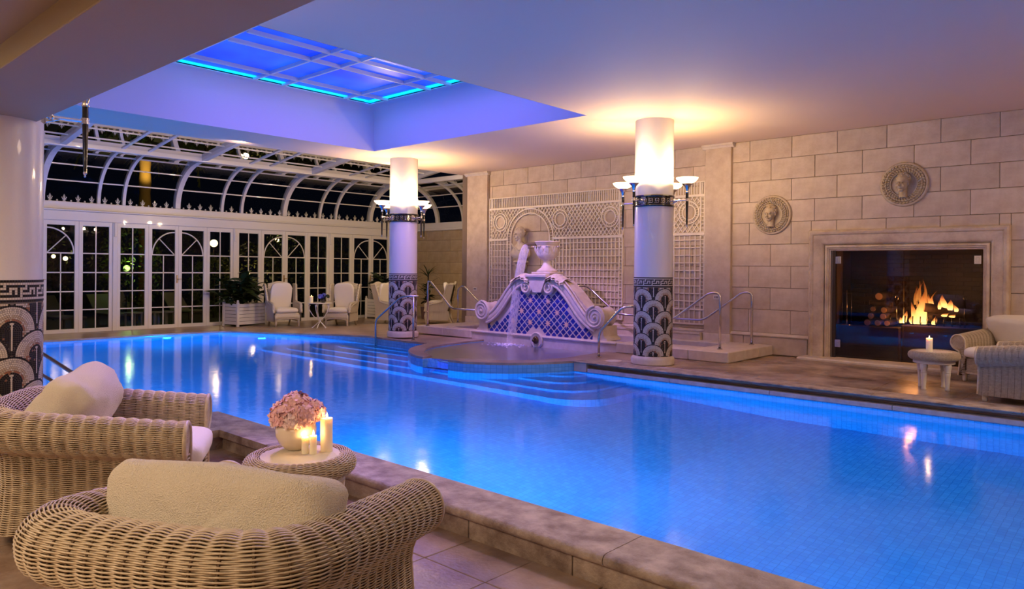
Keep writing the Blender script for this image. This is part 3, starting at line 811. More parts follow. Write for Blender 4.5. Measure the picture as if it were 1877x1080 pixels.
for zc in (2.375, 2.515):
    m.lathe([(CR, -.014), (CR + .016, -.014), (CR + .022, 0), (CR + .016, .014), (CR, .014)], 48, (0, 0, zc))
RIMM = m.mesh('collar_rim', BLACKW, 30)
COLB = MB().lathe([(CR + .001, 2.375), (CR + .006, 2.38), (CR + .006, 2.51), (CR + .001, 2.515)], 48).mesh('collar_band', BLACKW, 30)
m = MB()
for q in range(20):
    a = 2 * pi * q / 20
    cell = [(0, 0, 6, 0), (6, 0, 6, 6), (6, 6, 1.5, 6), (1.5, 6, 1.5, 2), (1.5, 2, 4, 2), (4, 2, 4, 4)]
    for x0, y0, x1, y1 in cell:
        for s_ in range(1):
            n = 4; P = []
            for k in range(n + 1):
                u = (x0 + (x1 - x0) * k / n) * .0105 / CR + a; zz = 2.412 + (y0 + (y1 - y0) * k / n) * .0105
                P.append(((CR + .008) * cos(u), (CR + .008) * sin(u), zz))
            m.tube(P, .0035, 4)
KEYM = m.mesh('greek_key_inlay', SILVER, True)
def column(x, y, label, top=HC, rz=0):
    t = thing('column', label, 'column', (x, y, 0), rz, 'round mosaic columns')
    link('shaft', SHAFT if top == HC else MB().lathe([(CR, 1.30), (CR, top)], 48).mesh('shaft', COLW, True), t)
    link('mosaic_bed', MBASE, t); o = link('mosaic', MOSM, t); o['kind'] = 'stuff'
    link('plinth', PLIN, t)
    if top == HC:
        link('collar_band', COLB, t); link('collar_rim', RIMM, t); o = link('greek_key_inlay', KEYM, t)
    return t
A2 = atan2(-9.58, 5.8)
column(-5.80, 9.58, 'mosaic column nearest the fireplace, standing by the pool corner', rz=A2 + radians(37))
column(-11.77, 9.62, 'farther mosaic column standing beside the left end of the fountain', rz=atan2(-9.62, 11.77) + radians(20))
column(-5.807, 1.25, 'thick mosaic column at the left picture edge, under the beam', top=2.37, rz=atan2(-1.286, 5.77) + radians(22))
# torches: local origin at the column axis, torch at +x
TR = .556
rod = MB().lathe([(.0105, -.37), (.0125, -.34), (.021, -.0), (.021, .11)], 12, (TR, 0, 0), cap=True).mesh('rod', BLACKW, 30)
tip_ = MB().lathe([(.001, -.405), (.008, -.398), (.006, -.388), (.013, -.378), (.013, -.365), (.008, -.36)], 12, (TR, 0, 0)).mesh('tip', SILVER, 40)
fit = MB().lathe([(.023, .105), (.026, .115), (.018, .13), (.024, .15), (.035, .19), (.07, .225), (.085, .235), (.0, .24)], 16, (TR, 0, 0)).mesh('cup_holder', SILVER, 40)
rng = MB().lathe([(.022, -.022), (.027, -.02), (.027, -.008), (.023, -.006), (.023, .008), (.027, .01), (.027, .022), (.022, .024)], 14, (TR, 0, 0)).mesh('collar', SILVER, 40)
arm = MB().tube([(CR, 0, 0), (TR, 0, 0)], .011, 8).ball((CR + .05, 0, 0), .024, 10).tube([(CR, 0, -.05), (CR + .10, 0, -.012)], .006, 6).bbox(CR + .0, CR + .014, -.035, .035, -.06, .06, .004).mesh('bracket', SILVER, 30)
cup = MB().lathe([(.03, .235), (.07, .245), (.115, .265), (.15, .30), (.162, .325), (.155, .325), (.14, .302), (.10, .272), (.0, .25)], 28, (TR, 0, 0)).mesh('glass_cup', CUPG, True)
glow = MB().ball((TR, 0, .30), .03, 8).mesh('bulb', FLAME, True)
def torch(x, y, ang, label, z=2.445, e=49):
    t = thing('torch_lamp', label, 'wall lamp', (x, y, z), ang, 'torch lamps round the columns')
    for nm, me in (('rod', rod), ('cup_holder', fit), ('tip', tip_), ('collar', rng), ('bracket', arm), ('glass_cup', cup), ('bulb', glow)): link(nm, me, t)
    lamp('torch_light', 'POINT', (x + TR * cos(ang), y + TR * sin(ang), z + .40), e, WARM, .05)
for (cx, cy, w_) in ((-5.80, 9.58, 'near the fireplace'), (-11.77, 9.62, 'beside the fountain end')):
    near = cx > -8
    for k, d in enumerate(('right', 'back right', 'back left', 'left')):
        a = k * pi / 2
        lab = {0: 'torch lamp on the right side of the column ' + w_, 1: 'torch lamp behind right of the column ' + w_, 2: 'torch lamp behind left of the column ' + w_, 3: 'torch lamp on the front left of the column ' + w_}[k]
        torch(cx, cy, a, lab)
torch(-5.807, 1.25, pi / 2, 'black torch rod hanging below the beam at upper left', e=20)
torch(-5.807, 1.25, -pi / 2, 'torch lamp behind the leftmost column, outside the picture', z=2.0, e=24)

# ================================================================== TRELLIS
def trellis(x0, x1, name, label, rings, arch=None):
    t = thing(name, label, 'trellis', (x0, YW, 0), group='white lattice panels')
    Y0, Y1 = YW - .028, YW - .012
    acx, aR = arch if arch else (None, 0)
    def inn(x, z):  # open niche area
        if arch is None: return False
        if z < 2.09: return abs(x - acx) < aR - .12
        return hypot(x - acx, z - 2.09) < aR
    def bars(m, x, z, X, Z, w=.018, y0=Y0, y1=Y1, ex=None):
        n = max(2, int(hypot(X - x, Z - z) / .02)); run = []
        def flush():
            if len(run) > 1:
                (a, b), (c, d) = run[0], run[-1]; L = hypot(c - a, d - b)
                if L < .015: return
                ux, uz = (c - a) / L, (d - b) / L; px, pz = -uz * w / 2, ux * w / 2
                m.add([(a - px, y, b - pz) if s < 0 else (a + px, y, b + pz) for y in (y0, y1) for s in (-1, 1)] + [(c - px, y, d - pz) if s < 0 else (c + px, y, d + pz) for y in (y0, y1) for s in (-1, 1)],
                      [(0, 1, 5, 4), (0, 2, 3, 1), (2, 6, 7, 3), (4, 5, 7, 6), (0, 4, 6, 2), (1, 3, 7, 5)])
        for k in range(n + 1):
            p = (x + (X - x) * k / n, z + (Z - z) * k / n)
            if inn(*p) or (ex and ex(*p)): flush(); run = []
            else: run.append(p)
        flush()
    def seg(m, *a, **k): bars(m, *a, **k)
    # rails
    for z, h in ((3.03, .02), (2.785, .045), (2.085, .05), (.705, .03), (.44, .03)):
        for a, b in ([(x0, x1)] if not (arch and z < 2.7 and z > 1) else [(x0, acx - aR + .02), (acx + aR - .02, x1)]):
            m = MB(); m.bbox(a, b, Y0 - .014, YW, z - h / 2, z + h / 2, .004); part('rail', m, TREL, t, world=True)
    for x in (x0 + .012, x0 + .085, x1 - .085, x1 - .012):
        m = MB(); m.bbox(x - .012, x + .012, Y0 - .006, YW, .44, 3.03, .003); part('stile', m, TREL, t, world=True)
    m = MB(); n = int((x1 - x0) / .052)
    for i in range(n + 1): m.box(x0 + (x1 - x0) * i / n - .008, x0 + (x1 - x0) * i / n + .008, Y0, Y1, 2.80, 3.03)
    o = part('top_slats', m, TREL, t, world=True, kind='stuff')
    m = MB(); n = int((x1 - x0 - .17) / .094)
    for i in range(n + 1): bars(m, x0 + .085 + (x1 - x0 - .17) * i / n, .72, x0 + .085 + (x1 - x0 - .17) * i / n, 2.07, y1=YW - .006)
    z = .72 + .135
    while z < 2.03: bars(m, x0 + .085, z, x1 - .085, z, y0=Y0 - .006, y1=Y1 - .004); z += .14
    z = .72 + .07
    while z < 2.75:
        for a in (x0 + .012, x1 - .085): m.box(a, a + .073, Y0, Y1, z - .008, z + .008)
        z += .07
    n = int((x1 - x0) / .094)
    for i in range(n + 1): bars(m, x0 + (x1 - x0) * i / n, .455, x0 + (x1 - x0) * i / n, .69)
    part('square_lattice', m, TREL, t, world=True, kind='stuff')
    m = MB(); zl, zh = 2.11, 2.765; hh = zh - zl; run_ = hh / 1.35
    ex = lambda x, z: any(hypot(x - c, z - 2.48) < .215 for c in rings) or x < x0 + .09 or x > x1 - .09
    k = x0 - run_
    while k < x1 + run_:
        for s in (1, -1):
            a, b = k, k + run_ * s
            # clip horizontally
            def cl(a, za, b, zb):
                if a > b: a, za, b, zb = b, zb, a, za
                if b < x0 or a > x1: return None
                if a < x0: za += (zb - za) * (x0 - a) / (b - a); a = x0
                if b > x1: zb = za + (zb - za) * (x1 - a) / (b - a); b = x1
                return a, za, b, zb
            c = cl(a, zl, b, zh)
            if c: bars(m, *c, w=.016, y0=Y0 - (.004 if s > 0 else 0), y1=Y1, ex=ex)
        k += .094
    part('diamond_lattice', m, TREL, t, world=True, kind='stuff')
    def hoop(cx, cz, r, a0=0, a1=2 * pi, w=.022):
        m = MB(); n = 40; pts = []
        for i in range(n + 1):
            a = a0 + (a1 - a0) * i / n
            for rr_, y in ((r - w / 2, Y0 - .01), (r + w / 2, Y0 - .01), (r + w / 2, YW), (r - w / 2, YW)): pts.append((cx + rr_ * cos(a), y, cz + rr_ * sin(a)))
        m.add(pts, [(i * 4 + k, i * 4 + (k + 1) % 4, i * 4 + 4 + (k + 1) % 4, i * 4 + 4 + k) for i in range(n) for k in range(4)]); return m
    for c in rings:
        for r in (.20, .135): part('hoop', hoop(c, 2.48, r), TREL, t, world=True)
        m = MB()
        for i in range(24):
            a = 2 * pi * i / 24; m.tube([(c + .135 * cos(a), Y0, 2.48 + .135 * sin(a)), (c + .20 * cos(a), Y0, 2.48 + .20 * sin(a))], .008, 4)
        part('spokes', m, TREL, t, world=True, kind='stuff')
    if arch:
        for r in (aR, aR - .10): part('arch_hoop', hoop(acx, 2.09, r, 0, pi, .026), TREL, t, world=True)
        m = MB()
        for i in range(33):
            a = pi * i / 32; m.tube([(acx + (aR - .10) * cos(a), Y0, 2.09 + (aR - .10) * sin(a)), (acx + aR * cos(a), Y0, 2.09 + aR * sin(a))], .008, 4)
        for s in (-1, 1):
            xx = acx + s * (aR - .0); xi = acx + s * (aR - .10)
            z = .5
            while z < 2.09: m.box(min(xx, xi), max(xx, xi), Y0, Y1, z - .008, z + .008); z += .07
        part('spokes', m, TREL, t, world=True, kind='stuff')
        for s in (-1, 1):
            for dx in (0, .10):
                m = MB(); xx = acx + s * (aR - dx); m.bbox(xx - .013, xx + .013, Y0 - .008, YW, .44, 2.09, .003); part('arch_stile', m, TREL, t, world=True)
    return t
trellis(-11.66, -8.0, 'lattice_panel', 'wide lattice panel with arched niche behind the fountain', (-11.31, -9.58, -8.31), (-10.42, .66))
trellis(-6.95, -6.24, 'lattice_panel', 'narrow lattice panel right of the nearer mosaic column', (-6.56,))

# ================================================================== HEADS, BUST, MEDALLIONS
def head(m, c, s, yaw=0):
    """stone head about .30*s tall, facing -y turned by yaw"""
    T = Matrix.Translation(c) @ Matrix.Rotation(yaw, 4, 'Z') @ Matrix.Scale(s, 4)
    def B(p, r, sc=(1, 1, 1), n=14):
        b = MB().ball(p, r, n, sc); m.add([T @ Vector(v) for v in b.v], b.f)
    B((0, 0, .02), .105, (.86, 1, 1.08), 20)      # skull
    B((0, -.035, -.045), .082, (.86, .85, 1.15), 18)  # face
    B((0, -.06, -.125), .035, (1.1, .9, .75))     # chin
    B((0, -.112, -.04), .016, (.8, 1.1, 2.0)); B((0, -.122, -.062), .016, (1.1, 1, .8))  # nose
    for q in (-1, 1):
        B((q * .034, -.103, -.005), .030, (1, .45, .40)); B((q * .034, -.100, -.024), .015, (1.2, .7, .7))
        B((q * .086, .0, -.03), .024, (.45, .8, 1.3)); B((q * .045, -.075, -.065), .03, (.8, .7, .9))
    B((0, -.104, -.088), .020, (1.3, .6, .35)); B((0, -.100, -.101), .020, (1.1, .6, .35))
    rs = random.Random(5)
    for i in range(90):
        a = rs.uniform(0, 2 * pi); e = rs.uniform(-.2, 1.5)
        x, y, z = .088 * cos(e) * cos(a), .100 * cos(e) * sin(a), .02 + .110 * sin(e)
        if y < -.05 and z < .075: continue
        B((x, y, z), .019, n=8)
    neck = MB().lathe([(.062, -.24), (.052, -.18), (.052, -.08)], 14); m.add([T @ Vector(v) for v in neck.v], neck.f)
bt = thing('bust', 'carved stone bust of a bearded man in the niche above the fountain', 'statue', (-10.60, YW, 1.34))
m = MB(); head(m, (-10.60, YW - .16, 2.20), 1.12, radians(-30)); part('head', m, PALE, bt, True, True)
m = MB(); m.grid(lambda u, v: (-10.60 + (.075 + .19 * sin(pi * min(1, v * 1.15 + .0) * .62) * (1 if v < .85 else 1 - (v - .85) * 3.2)) * cos(2 * pi * u), YW - .13 + (.06 + .07 * sin(pi * min(1, v * 1.15) * .62) * (1 if v < .85 else 1 - (v - .85) * 3.5)) * sin(2 * pi * u) + .004 * sin(30 * u + 12 * v), 2.03 - .38 * v - .03 * abs(cos(2 * pi * u)) * (1 - v)), 40, 14, cu=True)
part('shoulders', m, PALE, bt, True, True)
m = MB(); m.tube([(-10.80, YW - .20, 1.98), (-10.68, YW - .25, 1.90), (-10.55, YW - .25, 1.83), (-10.45, YW - .23, 1.86)], .016, 6); m.tube([(-10.77, YW - .21, 1.93), (-10.66, YW - .25, 1.84), (-10.55, YW - .24, 1.77)], .012, 6)
part('drapery', m, PALE, bt, True, True)
m = MB(); m.lathe([(.07, 1.64), (.11, 1.62), (.16, 1.60), (.17, 1.57), (.13, 1.55), (.10, 1.53), (.13, 1.50), (.12, 1.44), (.07, 1.38), (.035, 1.34), (.0, 1.33)], 20, (-10.60, YW - .12, 0), wob=lambda q, z: 1 + (.08 * cos(8 * q) if z < 1.52 else 0))
part('bracket', m, PALE, bt, 40, True)
def medallion(x, z, label, yaw):
    t = thing('medallion', label, 'medallion', (x, YW, z), group='round carved medallions on the fireplace wall')
    T = Matrix.Translation((x, YW, z)) @ Matrix.Rotation(pi / 2, 4, 'X')
    m = MB(); m.lathe([(.335, -.01), (.335, .02), (.325, .035), (.30, .04), (.29, .03), (.20, .03), (.19, .045), (.18, .045), (.175, .02), (0, .015)], 48, T=T)
    part('disc', m, FPS2, t, 30, True)
    m = MB()
    for k in range(3):
        for i in range(38):
            a = 2 * pi * (i + k * .33) / 38; r = .215 + .033 * k
            b = MB().ball((0, 0, 0), .021, 8, (1.25, .55, .7)); R_ = Matrix.Translation((x + r * cos(a), YW - .045 - .012 * (k == 1), z + r * sin(a))) @ Matrix.Rotation(-(a + 1.2 + .7 * (k - 1)), 4, 'Y')
            m.add([R_ @ Vector(v) for v in b.v], b.f)
    part('leaf_wreath', m, FPS2, t, True, True)
    m = MB(); head(m, (x, YW - .06, z + .035), 1.0, yaw); part('head', m, FPS2, t, True, True)
    return t
FPS2 = mat('carved_stone', (.50, .40, .27), .6, col2=(.40, .30, .20), scale=12, bump=.2)
medallion(-5.012, 2.37, 'round carved medallion of a young face, left of the fireplace', radians(-12))
medallion(-2.985, 2.74, 'larger looking round medallion of a frowning face above the fireplace', radians(-18))

# ================================================================== FOUNTAIN
PF = 10.56; XC = -8.87
fo = thing('stone_fountain', 'scrolled stone fountain with blue diamond tiles behind the round spa', 'fountain', (XC, 10.41, 0))
m = MB()
m.prism([(10.41, 0), (10.41, .125), (10.385, .135), (10.38, .155), (10.41, .168), (10.62, .168), (10.62, -.2), (10.41, -.2)], -10.53, -7.02, 'x')
part('kerb', m, PALE, fo, world=True)
hb = [(1.38, .168), (1.30, .26), (1.25, .62), (1.07, .76), (.84, 1.0), (.62, 1.18), (.47, 1.245), (.30, 1.27)]
out = [(XC - x, z) for x, z in hb] + [(XC + x, z) for x, z in hb[::-1]]
m = MB(); m.prism(out, PF + .01, PF + .30, 'y'); part('pediment', m, PALE, fo, world=True)
inner = [(1.40, .27), (1.25, .32), (1.02, .42), (.85, .57), (.70, .76), (.55, .96), (.44, 1.06)]
SCR = [(1.36, .40), (1.21, .46), (1.05, .58), (.90, .74), (.75, .92), (.60, 1.07), (.46, 1.16), (.32, 1.19)]
for s in (-1, 1):
    cen = [(XC + s * (a[0] * .55 + b[0] * .45 + 0), (a[1] * .55 + b[1] * .45)) for a, b in zip(SCR, SCR)]
    m = MB(); P = smoothpts([(x, PF - .015, z) for x, z in cen], 6)
    m.tube(P, .075, 10)
    part('scroll_moulding', m, PALE, fo, True, True)
    for off, r, yy in ((.075, .030, -.06), (-.070, .028, -.055), (.115, .018, -.02)):
        m = MB(); Q = []
        for i, p in enumerate(P):
            a = P[max(i - 1, 0)]; b = P[min(i + 1, len(P) - 1)]; t = (b - a).normalized(); nrm = Vector((-t.z, 0, t.x)) * s
            if nrm.z < 0: nrm = -nrm
            Q.append(p + nrm * off + Vector((0, yy, 0)))
        m.tube(Q, r, 6); part('bead', m, PALE, fo, True, True)
    vx, vz = XC + s * 1.40 - .035, .575
    T = Matrix.Translation((vx, PF + .30, vz)) @ Matrix.Rotation(pi / 2, 4, 'X')
    m = MB(); m.lathe([(.18, 0), (.165, .06), (.155, .16), (.17, .28), (.205, .36), (.205, .40), (.175, .415), (.0, .415)], 32, T=T)
    Q = []
    for i in range(64):
        a = s * (2 * pi * 2.6 * i / 63) + pi / 2; r = .185 * (1 - i / 63) ** .8 + .012; Q.append((vx + r * cos(a), PF - .118, vz + r * sin(a)))
    m.tube(Q, [.022 * (1 - .6 * i / 63) for i in range(64)], 6); m.ball((vx, PF - .125, vz), .03, 10)
    part('volute', m, PALE, fo, 40, True)
    m = MB(); sb = [(0, .168), (.32, .168), (.30, .20), (.24, .24), (.22, .42), (.02, .40)]
    m.prism([(vx - .10 + x if s > 0 else vx + .10 - x, z) for x, z in sb], PF - .03, PF + .40, 'y'); part('volute_base', m, PALE, fo, world=True)
    # small top scrolls
    sx, sz = XC + s * .27, 1.06
    m = MB(); Q = []
    for i in range(40):
        a = -s * (2 * pi * 1.6 * i / 39) + pi / 2; r = .105 * (1 - i / 39) ** .8 + .01; Q.append((sx + r * cos(a) , PF - .085, sz + r * sin(a)))
    m.tube(Q, [.026 * (1 - .6 * i / 39) for i in range(40)], 6)
    T = Matrix.Translation((sx, PF + .1, sz)) @ Matrix.Rotation(pi / 2, 4, 'X'); m.lathe([(.12, 0), (.12, .16), (.10, .175), (0, .175)], 24, T=T)
    part('small_scroll', m, PALE, fo, 40, True)
    # acanthus leaf draped over the shoulder
    m = MB()
    def lf(u, v):
        x = .20 + .45 * u; z = 1.225 + .10 * sin(pi * min(1, u * 1.15)) * .9 - .02 * u
        wv = .035 * abs(sin(pi * 5 * u)); yy = PF - .13 + .30 * v - wv * (1 - v)
        return (XC + s * x, yy, z + .03 * sin(pi * v) + .02 * abs(cos(pi * 5 * u)) * (1 - v) - .05 * (1 - v) ** 3)
    m.grid(lf, 30, 8)
    m2 = MB(); m2.grid(lambda u, v: tuple(Vector(lf(u, v)) - Vector((0, 0, .035))), 30, 8); m.add(m2.v, m2.f)
    part('acanthus_leaf', m, PALE, fo, True, True)
m = MB(); m.prism([(XC - .10, .98), (XC + .10, .98), (XC + .23, 1.27), (XC - .23, 1.27)], PF - .09, PF + .2, 'y'); m.bbox(XC - .26, XC + .26, PF - .14, PF + .34, 1.265, 1.325, .012)
part('keystone', m, PALE, fo, world=True)
# tiled field: grout panel, diamonds and stars
til = [(XC - x, z) for x, z in inner] + [(XC - .38, 1.0), (XC - .26, .95), (XC - .09, .93), (XC, 1.03), (XC + .09, .93), (XC + .26, .95), (XC + .38, 1.0)] + [(XC + x, z) for x, z in inner[::-1]]
til = [(XC - 1.43, .168)] + til + [(XC + 1.43, .168)]
m = MB(); m.prism(til, PF - .004, PF + .02, 'y'); part('grout_panel', m, GROUT, fo, world=True)
def inside(x, z, poly=til):
    c = False
    for i in range(len(poly)):
        (x0, z0), (x1, z1) = poly[i - 1], poly[i]
        if (z0 > z) != (z1 > z) and x < (x1 - x0) * (z - z0) / (z1 - z0) + x0: c = not c
    return c
px_, pz_ = .1465, .1400; sx0, sz0 = -9.09, .82
dm = MB().add([(-.058, 0, 0), (0, 0, -.055), (.058, 0, 0), (0, 0, .055), (-.053, -.008, 0), (0, -.008, -.050), (.053, -.008, 0), (0, -.008, .050)], [(4, 5, 6, 7), (0, 1, 5, 4), (1, 2, 6, 5), (2, 3, 7, 6), (3, 0, 4, 7)]).mesh('tile', BLUET)
for a in range(-20, 26):
    for b in range(-10, 6):
        if (a + b) % 2 == 0: continue
        x, z = sx0 + a * px_ / 2, sz0 + b * pz_ / 2
        if hypot(x - (XC - .05), z - .12) < .19: continue
        ins = [inside(x + dx, z + dz) for dx, dz in ((-.055, 0), (.055, 0), (0, .052), (0, -.052))]
        if inside(x, z) and sum(ins) >= 3: 
            ORG_ = ORG[fo.name]; link('tile', dm, fo, (x - ORG_[0], PF - .004 - ORG_[1], z - ORG_[2]))
st = MB(); pts = []
for i in range(16):
    a = 2 * pi * i / 16; r = .085 if i % 4 == 0 else (.07 if i % 2 == 0 else .030)
    pts.append((r * cos(a), r * sin(a)))
st.prism(pts, -.011, 0, 'y'); stm = st.mesh('star', STARM)
for a in range(-4, 5):
    for b in range(-3, 2):
        for (ox, oz) in ((0, 0), (1.5, 1.5)):
            x, z = sx0 + (3 * a + ox) * px_, sz0 + (3 * b + oz) * pz_ 
            if inside(x - .09, z) and inside(x + .09, z) and inside(x, z - .1) and inside(x, z + .1) and hypot(x - XC, z - .12) > .25:
                link('star', stm, fo, (x - XC, PF - .005 - 10.41, z))
# mask boss with arched surround
T = Matrix.Translation((XC + .08, 10.42, .09)) @ Matrix.Rotation(pi / 2, 4, 'X')
m = MB(); m.lathe([(.15, 0), (.15, .035), (.13, .05), (.11, .04), (.0, .035)], 28, T=T); part('boss_surround', m, PALE, fo, 40, True)
m = MB(); m.ball((XC + .08, 10.36, .09), .072, 14, (.9, .6, 1)); m.ball((XC + .065, 10.315, .085), .03, 10); m.ball((XC + .10, 10.33, .12), .022, 8)
part('bronze_mask', m, mat('dark_bronze', (.10, .06, .03), .35, metal=.8), fo, True, True)
# urn
VX, VY = -8.82, 10.72
ur = thing('urn', 'white stone urn with leaf carving on top of the fountain', 'urn', (VX, VY, 1.325))
m = MB(); m.bbox(VX - .23, VX + .23, VY - .20, VY + .20, 1.325, 1.365, .01); m.lathe([(.20, .04), (.20, .065), (.17, .085), (.12, .12), (.085, .18), (.07, .24), (.095, .27), (.10, .285)], 28, (VX, VY, 1.325))
part('foot', m, PALE, ur, 40, True)
m = MB(); m.lathe([(.09, .27), (.15, .30), (.20, .36), (.215, .43), (.20, .50), (.195, .54), (.235, .60), (.245, .615), (.235, .625), (.20, .60), (.0, .56)], 36, (VX, VY, 1.325)); part('bowl', m, PALE, ur, 40, True)
m = MB()
for i in range(8):
    a0 = 2 * pi * i / 8
    def lf(u, v, a0=a0):
        w_ = .36 * sin(pi * min(.999, .15 + .72 * v)) * (u - .5) * 2
        rr_ = (.10 + .135 * sin(pi / 2 * min(1, v * 1.25))) + .016 * (1 - abs(u - .5) * 2) + .05 * max(0, v - .8) * 5 * (1 - abs(u - .5))
        a = a0 + w_; return (VX + rr_ * cos(a), VY + rr_ * sin(a), 1.325 + .275 + .30 * v - .06 * max(0, v - .85) * 6 + .008 * cos(6 * pi * u))
    m.grid(lf, 10, 10)
part('carved_leaves', m, PALE, ur, True, True)
m = MB(); m.box(VX - .42, VX - .20, VY - .10, VY + .06, 1.875, 1.89); m.prism([(VX - .20, 1.89), (VX - .44, 1.89), (VX - .44, 1.925), (VX - .20, 1.94)], VY - .11, VY - .08, 'y'); m.prism([(VX - .20, 1.89), (VX - .44, 1.89), (VX - .44, 1.925), (VX - .20, 1.94)], VY + .05, VY + .08, 'y')
part('spout', m, mat('spout_bronze', (.20, .13, .07), .4, metal=.5), ur, world=True)
# falling water
FALL = bpy.data.materials.new('falling_water'); FALL.use_nodes = True; nt = FALL.node_tree; b = nt.nodes['Principled BSDF']
b.inputs['Base Color'].default_value = (.88, .82, .84, 1); b.inputs['Roughness'].default_value = .3; b.inputs['Subsurface Weight'].default_value = .0
tc = nt.nodes.new('ShaderNodeTexCoord'); mp = nt.nodes.new('ShaderNodeMapping'); mp.inputs['Scale'].default_value = (34, 34, 1.2); nz = nt.nodes.new('ShaderNodeTexNoise')
nt.links.new(tc.outputs['Object'], mp.inputs[0]); nt.links.new(mp.outputs[0], nz.inputs[0]); mr = nt.nodes.new('ShaderNodeMapRange'); mr.inputs['To Min'].default_value = .14; mr.inputs['To Max'].default_value = .62
mr.inputs['From Min'].default_value = .3; mr.inputs['From Max'].default_value = .7
nt.links.new(nz.outputs['Fac'], mr.inputs['Value']); nt.links.new(mr.outputs[0], b.inputs['Alpha'])
m = MB()
def fall(u, v):
    t = v; x = VX - .44 - .18 * t ** .6; y = VY - .02 - .32 * t; z = 1.90 - 1.93 * t ** 1.6
    w_ = .17; return (x + (u - .5) * w_ * .8, y + (u - .5) * w_ * .6 - .03 * sin(pi * u), z + .006 * sin(9 * u))
m.grid(fall, 8, 30)
fw = single('falling_water', m, FALL, 'thin stream of water falling from the urn into the spa', 'water', True, kind='stuff')
m = MB(); bx, by = fall(.5, 1)[0], fall(.5, 1)[1]
for i in range(420):
    a = random.uniform(0, 2 * pi); r = abs(random.gauss(0, .20)); m.ball((bx + r * cos(a), by + r * sin(a), SW + random.uniform(0, .02)), random.uniform(.005, .014), 6, (1.6, 1.6, .5))
single('splash_foam', m, mat('foam', (.9, .85, .95), .6), 'white foam where the falling stream meets the spa', 'water', True, kind='stuff')

# platform behind and beside the fountain, with foot bath
pl = thing('stone_platform', 'raised stone platform with foot bath behind the fountain', 'platform', (-5, 10.4, 0))
def pstone(x0, x1, y0, y1, z0=0, z1=.165): part('platform_stone', MB().bbox(x0 + .002, x1 - .002, y0 + .002, y1 - .002, z0, z1, .012), PALE, pl, world=True)
for x0, x1 in ((-7.02, -6.3), (-6.3, -5.65), (-5.65, -4.97)): pstone(x0, x1, 10.39, 10.95 if x1 < -5.6 else 10.95)
pstone(-5.65, -4.97, 10.95, 11.5); pstone(-5.65, -4.97, 11.5, YW - .02)
for x0, x1 in ((-12.24, -11.4), (-11.4, -10.53)): pstone(x0, x1, 10.39, 10.72)
pstone(-12.24, -11.45, 10.72, 11.4); pstone(-12.24, -11.45, 11.4, 12.0)
pstone(-11.45, -5.65, 11.72, YW - .02)
m = MB(); m.box(-11.45, -5.65, 11.0, 11.72, -.05, .02); m.box(-11.45, -10.56, 10.72, 11.0, -.05, .02); m.box(-7.0, -5.65, 10.95, 11.0, -.05, .02); part('bath_floor', m, SPAT, pl, world=True)

m = MB(); m.prism([(YW - .16, .165), (YW - .16, .26), (YW - .18, .27), (YW - .18, .30), (YW - .02, .30), (YW - .02, .165)], -11.6, -6.25, 'x'); part('bench_ledge', m, PALE, pl, world=True)

# ================================================================== FIREPLACE
fp = thing('fireplace', 'large stone framed fireplace with smoked glass doors and a burning fire', 'fireplace', (-3.0, YW, 0))
def frame_sweep(m, prof_, x0, x1, z1, zb=0.0):
    # prof_: list of (inset from outer edge, y); swept up left side, across, down right
    P = []
    for d, y in prof_:
        P.append([(x0 + d, y, zb), (x0 + d, y, z1 - d), (x1 - d, y, z1 - d), (x1 - d, y, zb)])
    n = len(P); vs = [p for r in P for p in r]
    fs = [(i * 4 + k, i * 4 + k + 1, (i + 1) * 4 + k + 1, (i + 1) * 4 + k) for i in range(n - 1) for k in range(3)]
    m.add(vs, fs)
pf = [(0, YW + .01), (0, YW - .06), (.01, YW - .10), (.035, YW - .12), (.06, YW - .115), (.075, YW - .10), (.08, YW - .09), (.095, YW - .088)]
pf += [(.095 + .14 * sin(a), YW - .088 + .08 * (1 - cos(a)) ) for a in [pi / 2 * k / 6 for k in range(1, 7)]]
pf += [(.24, YW - .02), (.25, YW - .045), (.275, YW - .05), (.285, YW - .035), (.30, YW - .03), (.305, YW - .01), (.325, YW - .005), (.33, YW + .01), (.335, YW + .05)]
m = MB(); frame_sweep(m, pf, -4.37, -1.635, 2.08); part('surround', m, FPSTONE, fp, 35, True)
m = MB(); m.bbox(-4.45, -1.55, 11.72, YW + .1, -.02, .045, .02); part('hearth_slab', m, PALE, fp, world=True)
# firebox: brick by brick back wall
FB = 13.05
m = MB(); m.box(FX0 - .1, FX1 + .1, FB, FB + .1, -.1, 2.0); m.box(FX0 - .1, FX0 - .02, YW, FB, -.1, 2.0); m.box(FX1 + .02, FX1 + .1, YW, FB, -.1, 2.0); m.box(FX0 - .1, FX1 + .1, YW, FB, 1.83, 1.95)
part('firebox', m, SOOT, fp, world=True)
bmesh_ = MB().bbox(.004, .216, -.02, .01, .004, .066, .004).mesh('brick', mat('fire_brick', (.036, .018, .013), .8, rnd=.4))
for r in range(16):
    for c in range(10):
        x = FX0 + c * .22 - (.11 if r % 2 else 0)
        if x < FX0 - .02 or x + .21 > FX1 + .02: continue
        link('brick', bmesh_, fp, (x + 3.0, FB - YW, .58 + r * .07))
m = MB(); m.bbox(FX0, FX0 + .95, YW + .12, FB, .02, .56, .01); part('brick_ledge', m, SOOTB, fp, world=True)
m = MB(); m.bbox(FX0 + .95, FX1, YW + .22, FB, .02, .60, .01); part('grate_base', m, SOOT, fp, world=True)
for i in range(11):
    y = 12.25; x = -3.35 + i * .105
    m = MB(); m.tube([(x, 12.45, .60), (x, 12.40, .64), (x, 12.42, .74)], .009, 5); m.tube([(x, 12.45, .635), (x, 12.9, .635)], .009, 5); part('grate_bar', m, BLACKW, fp, True, True)
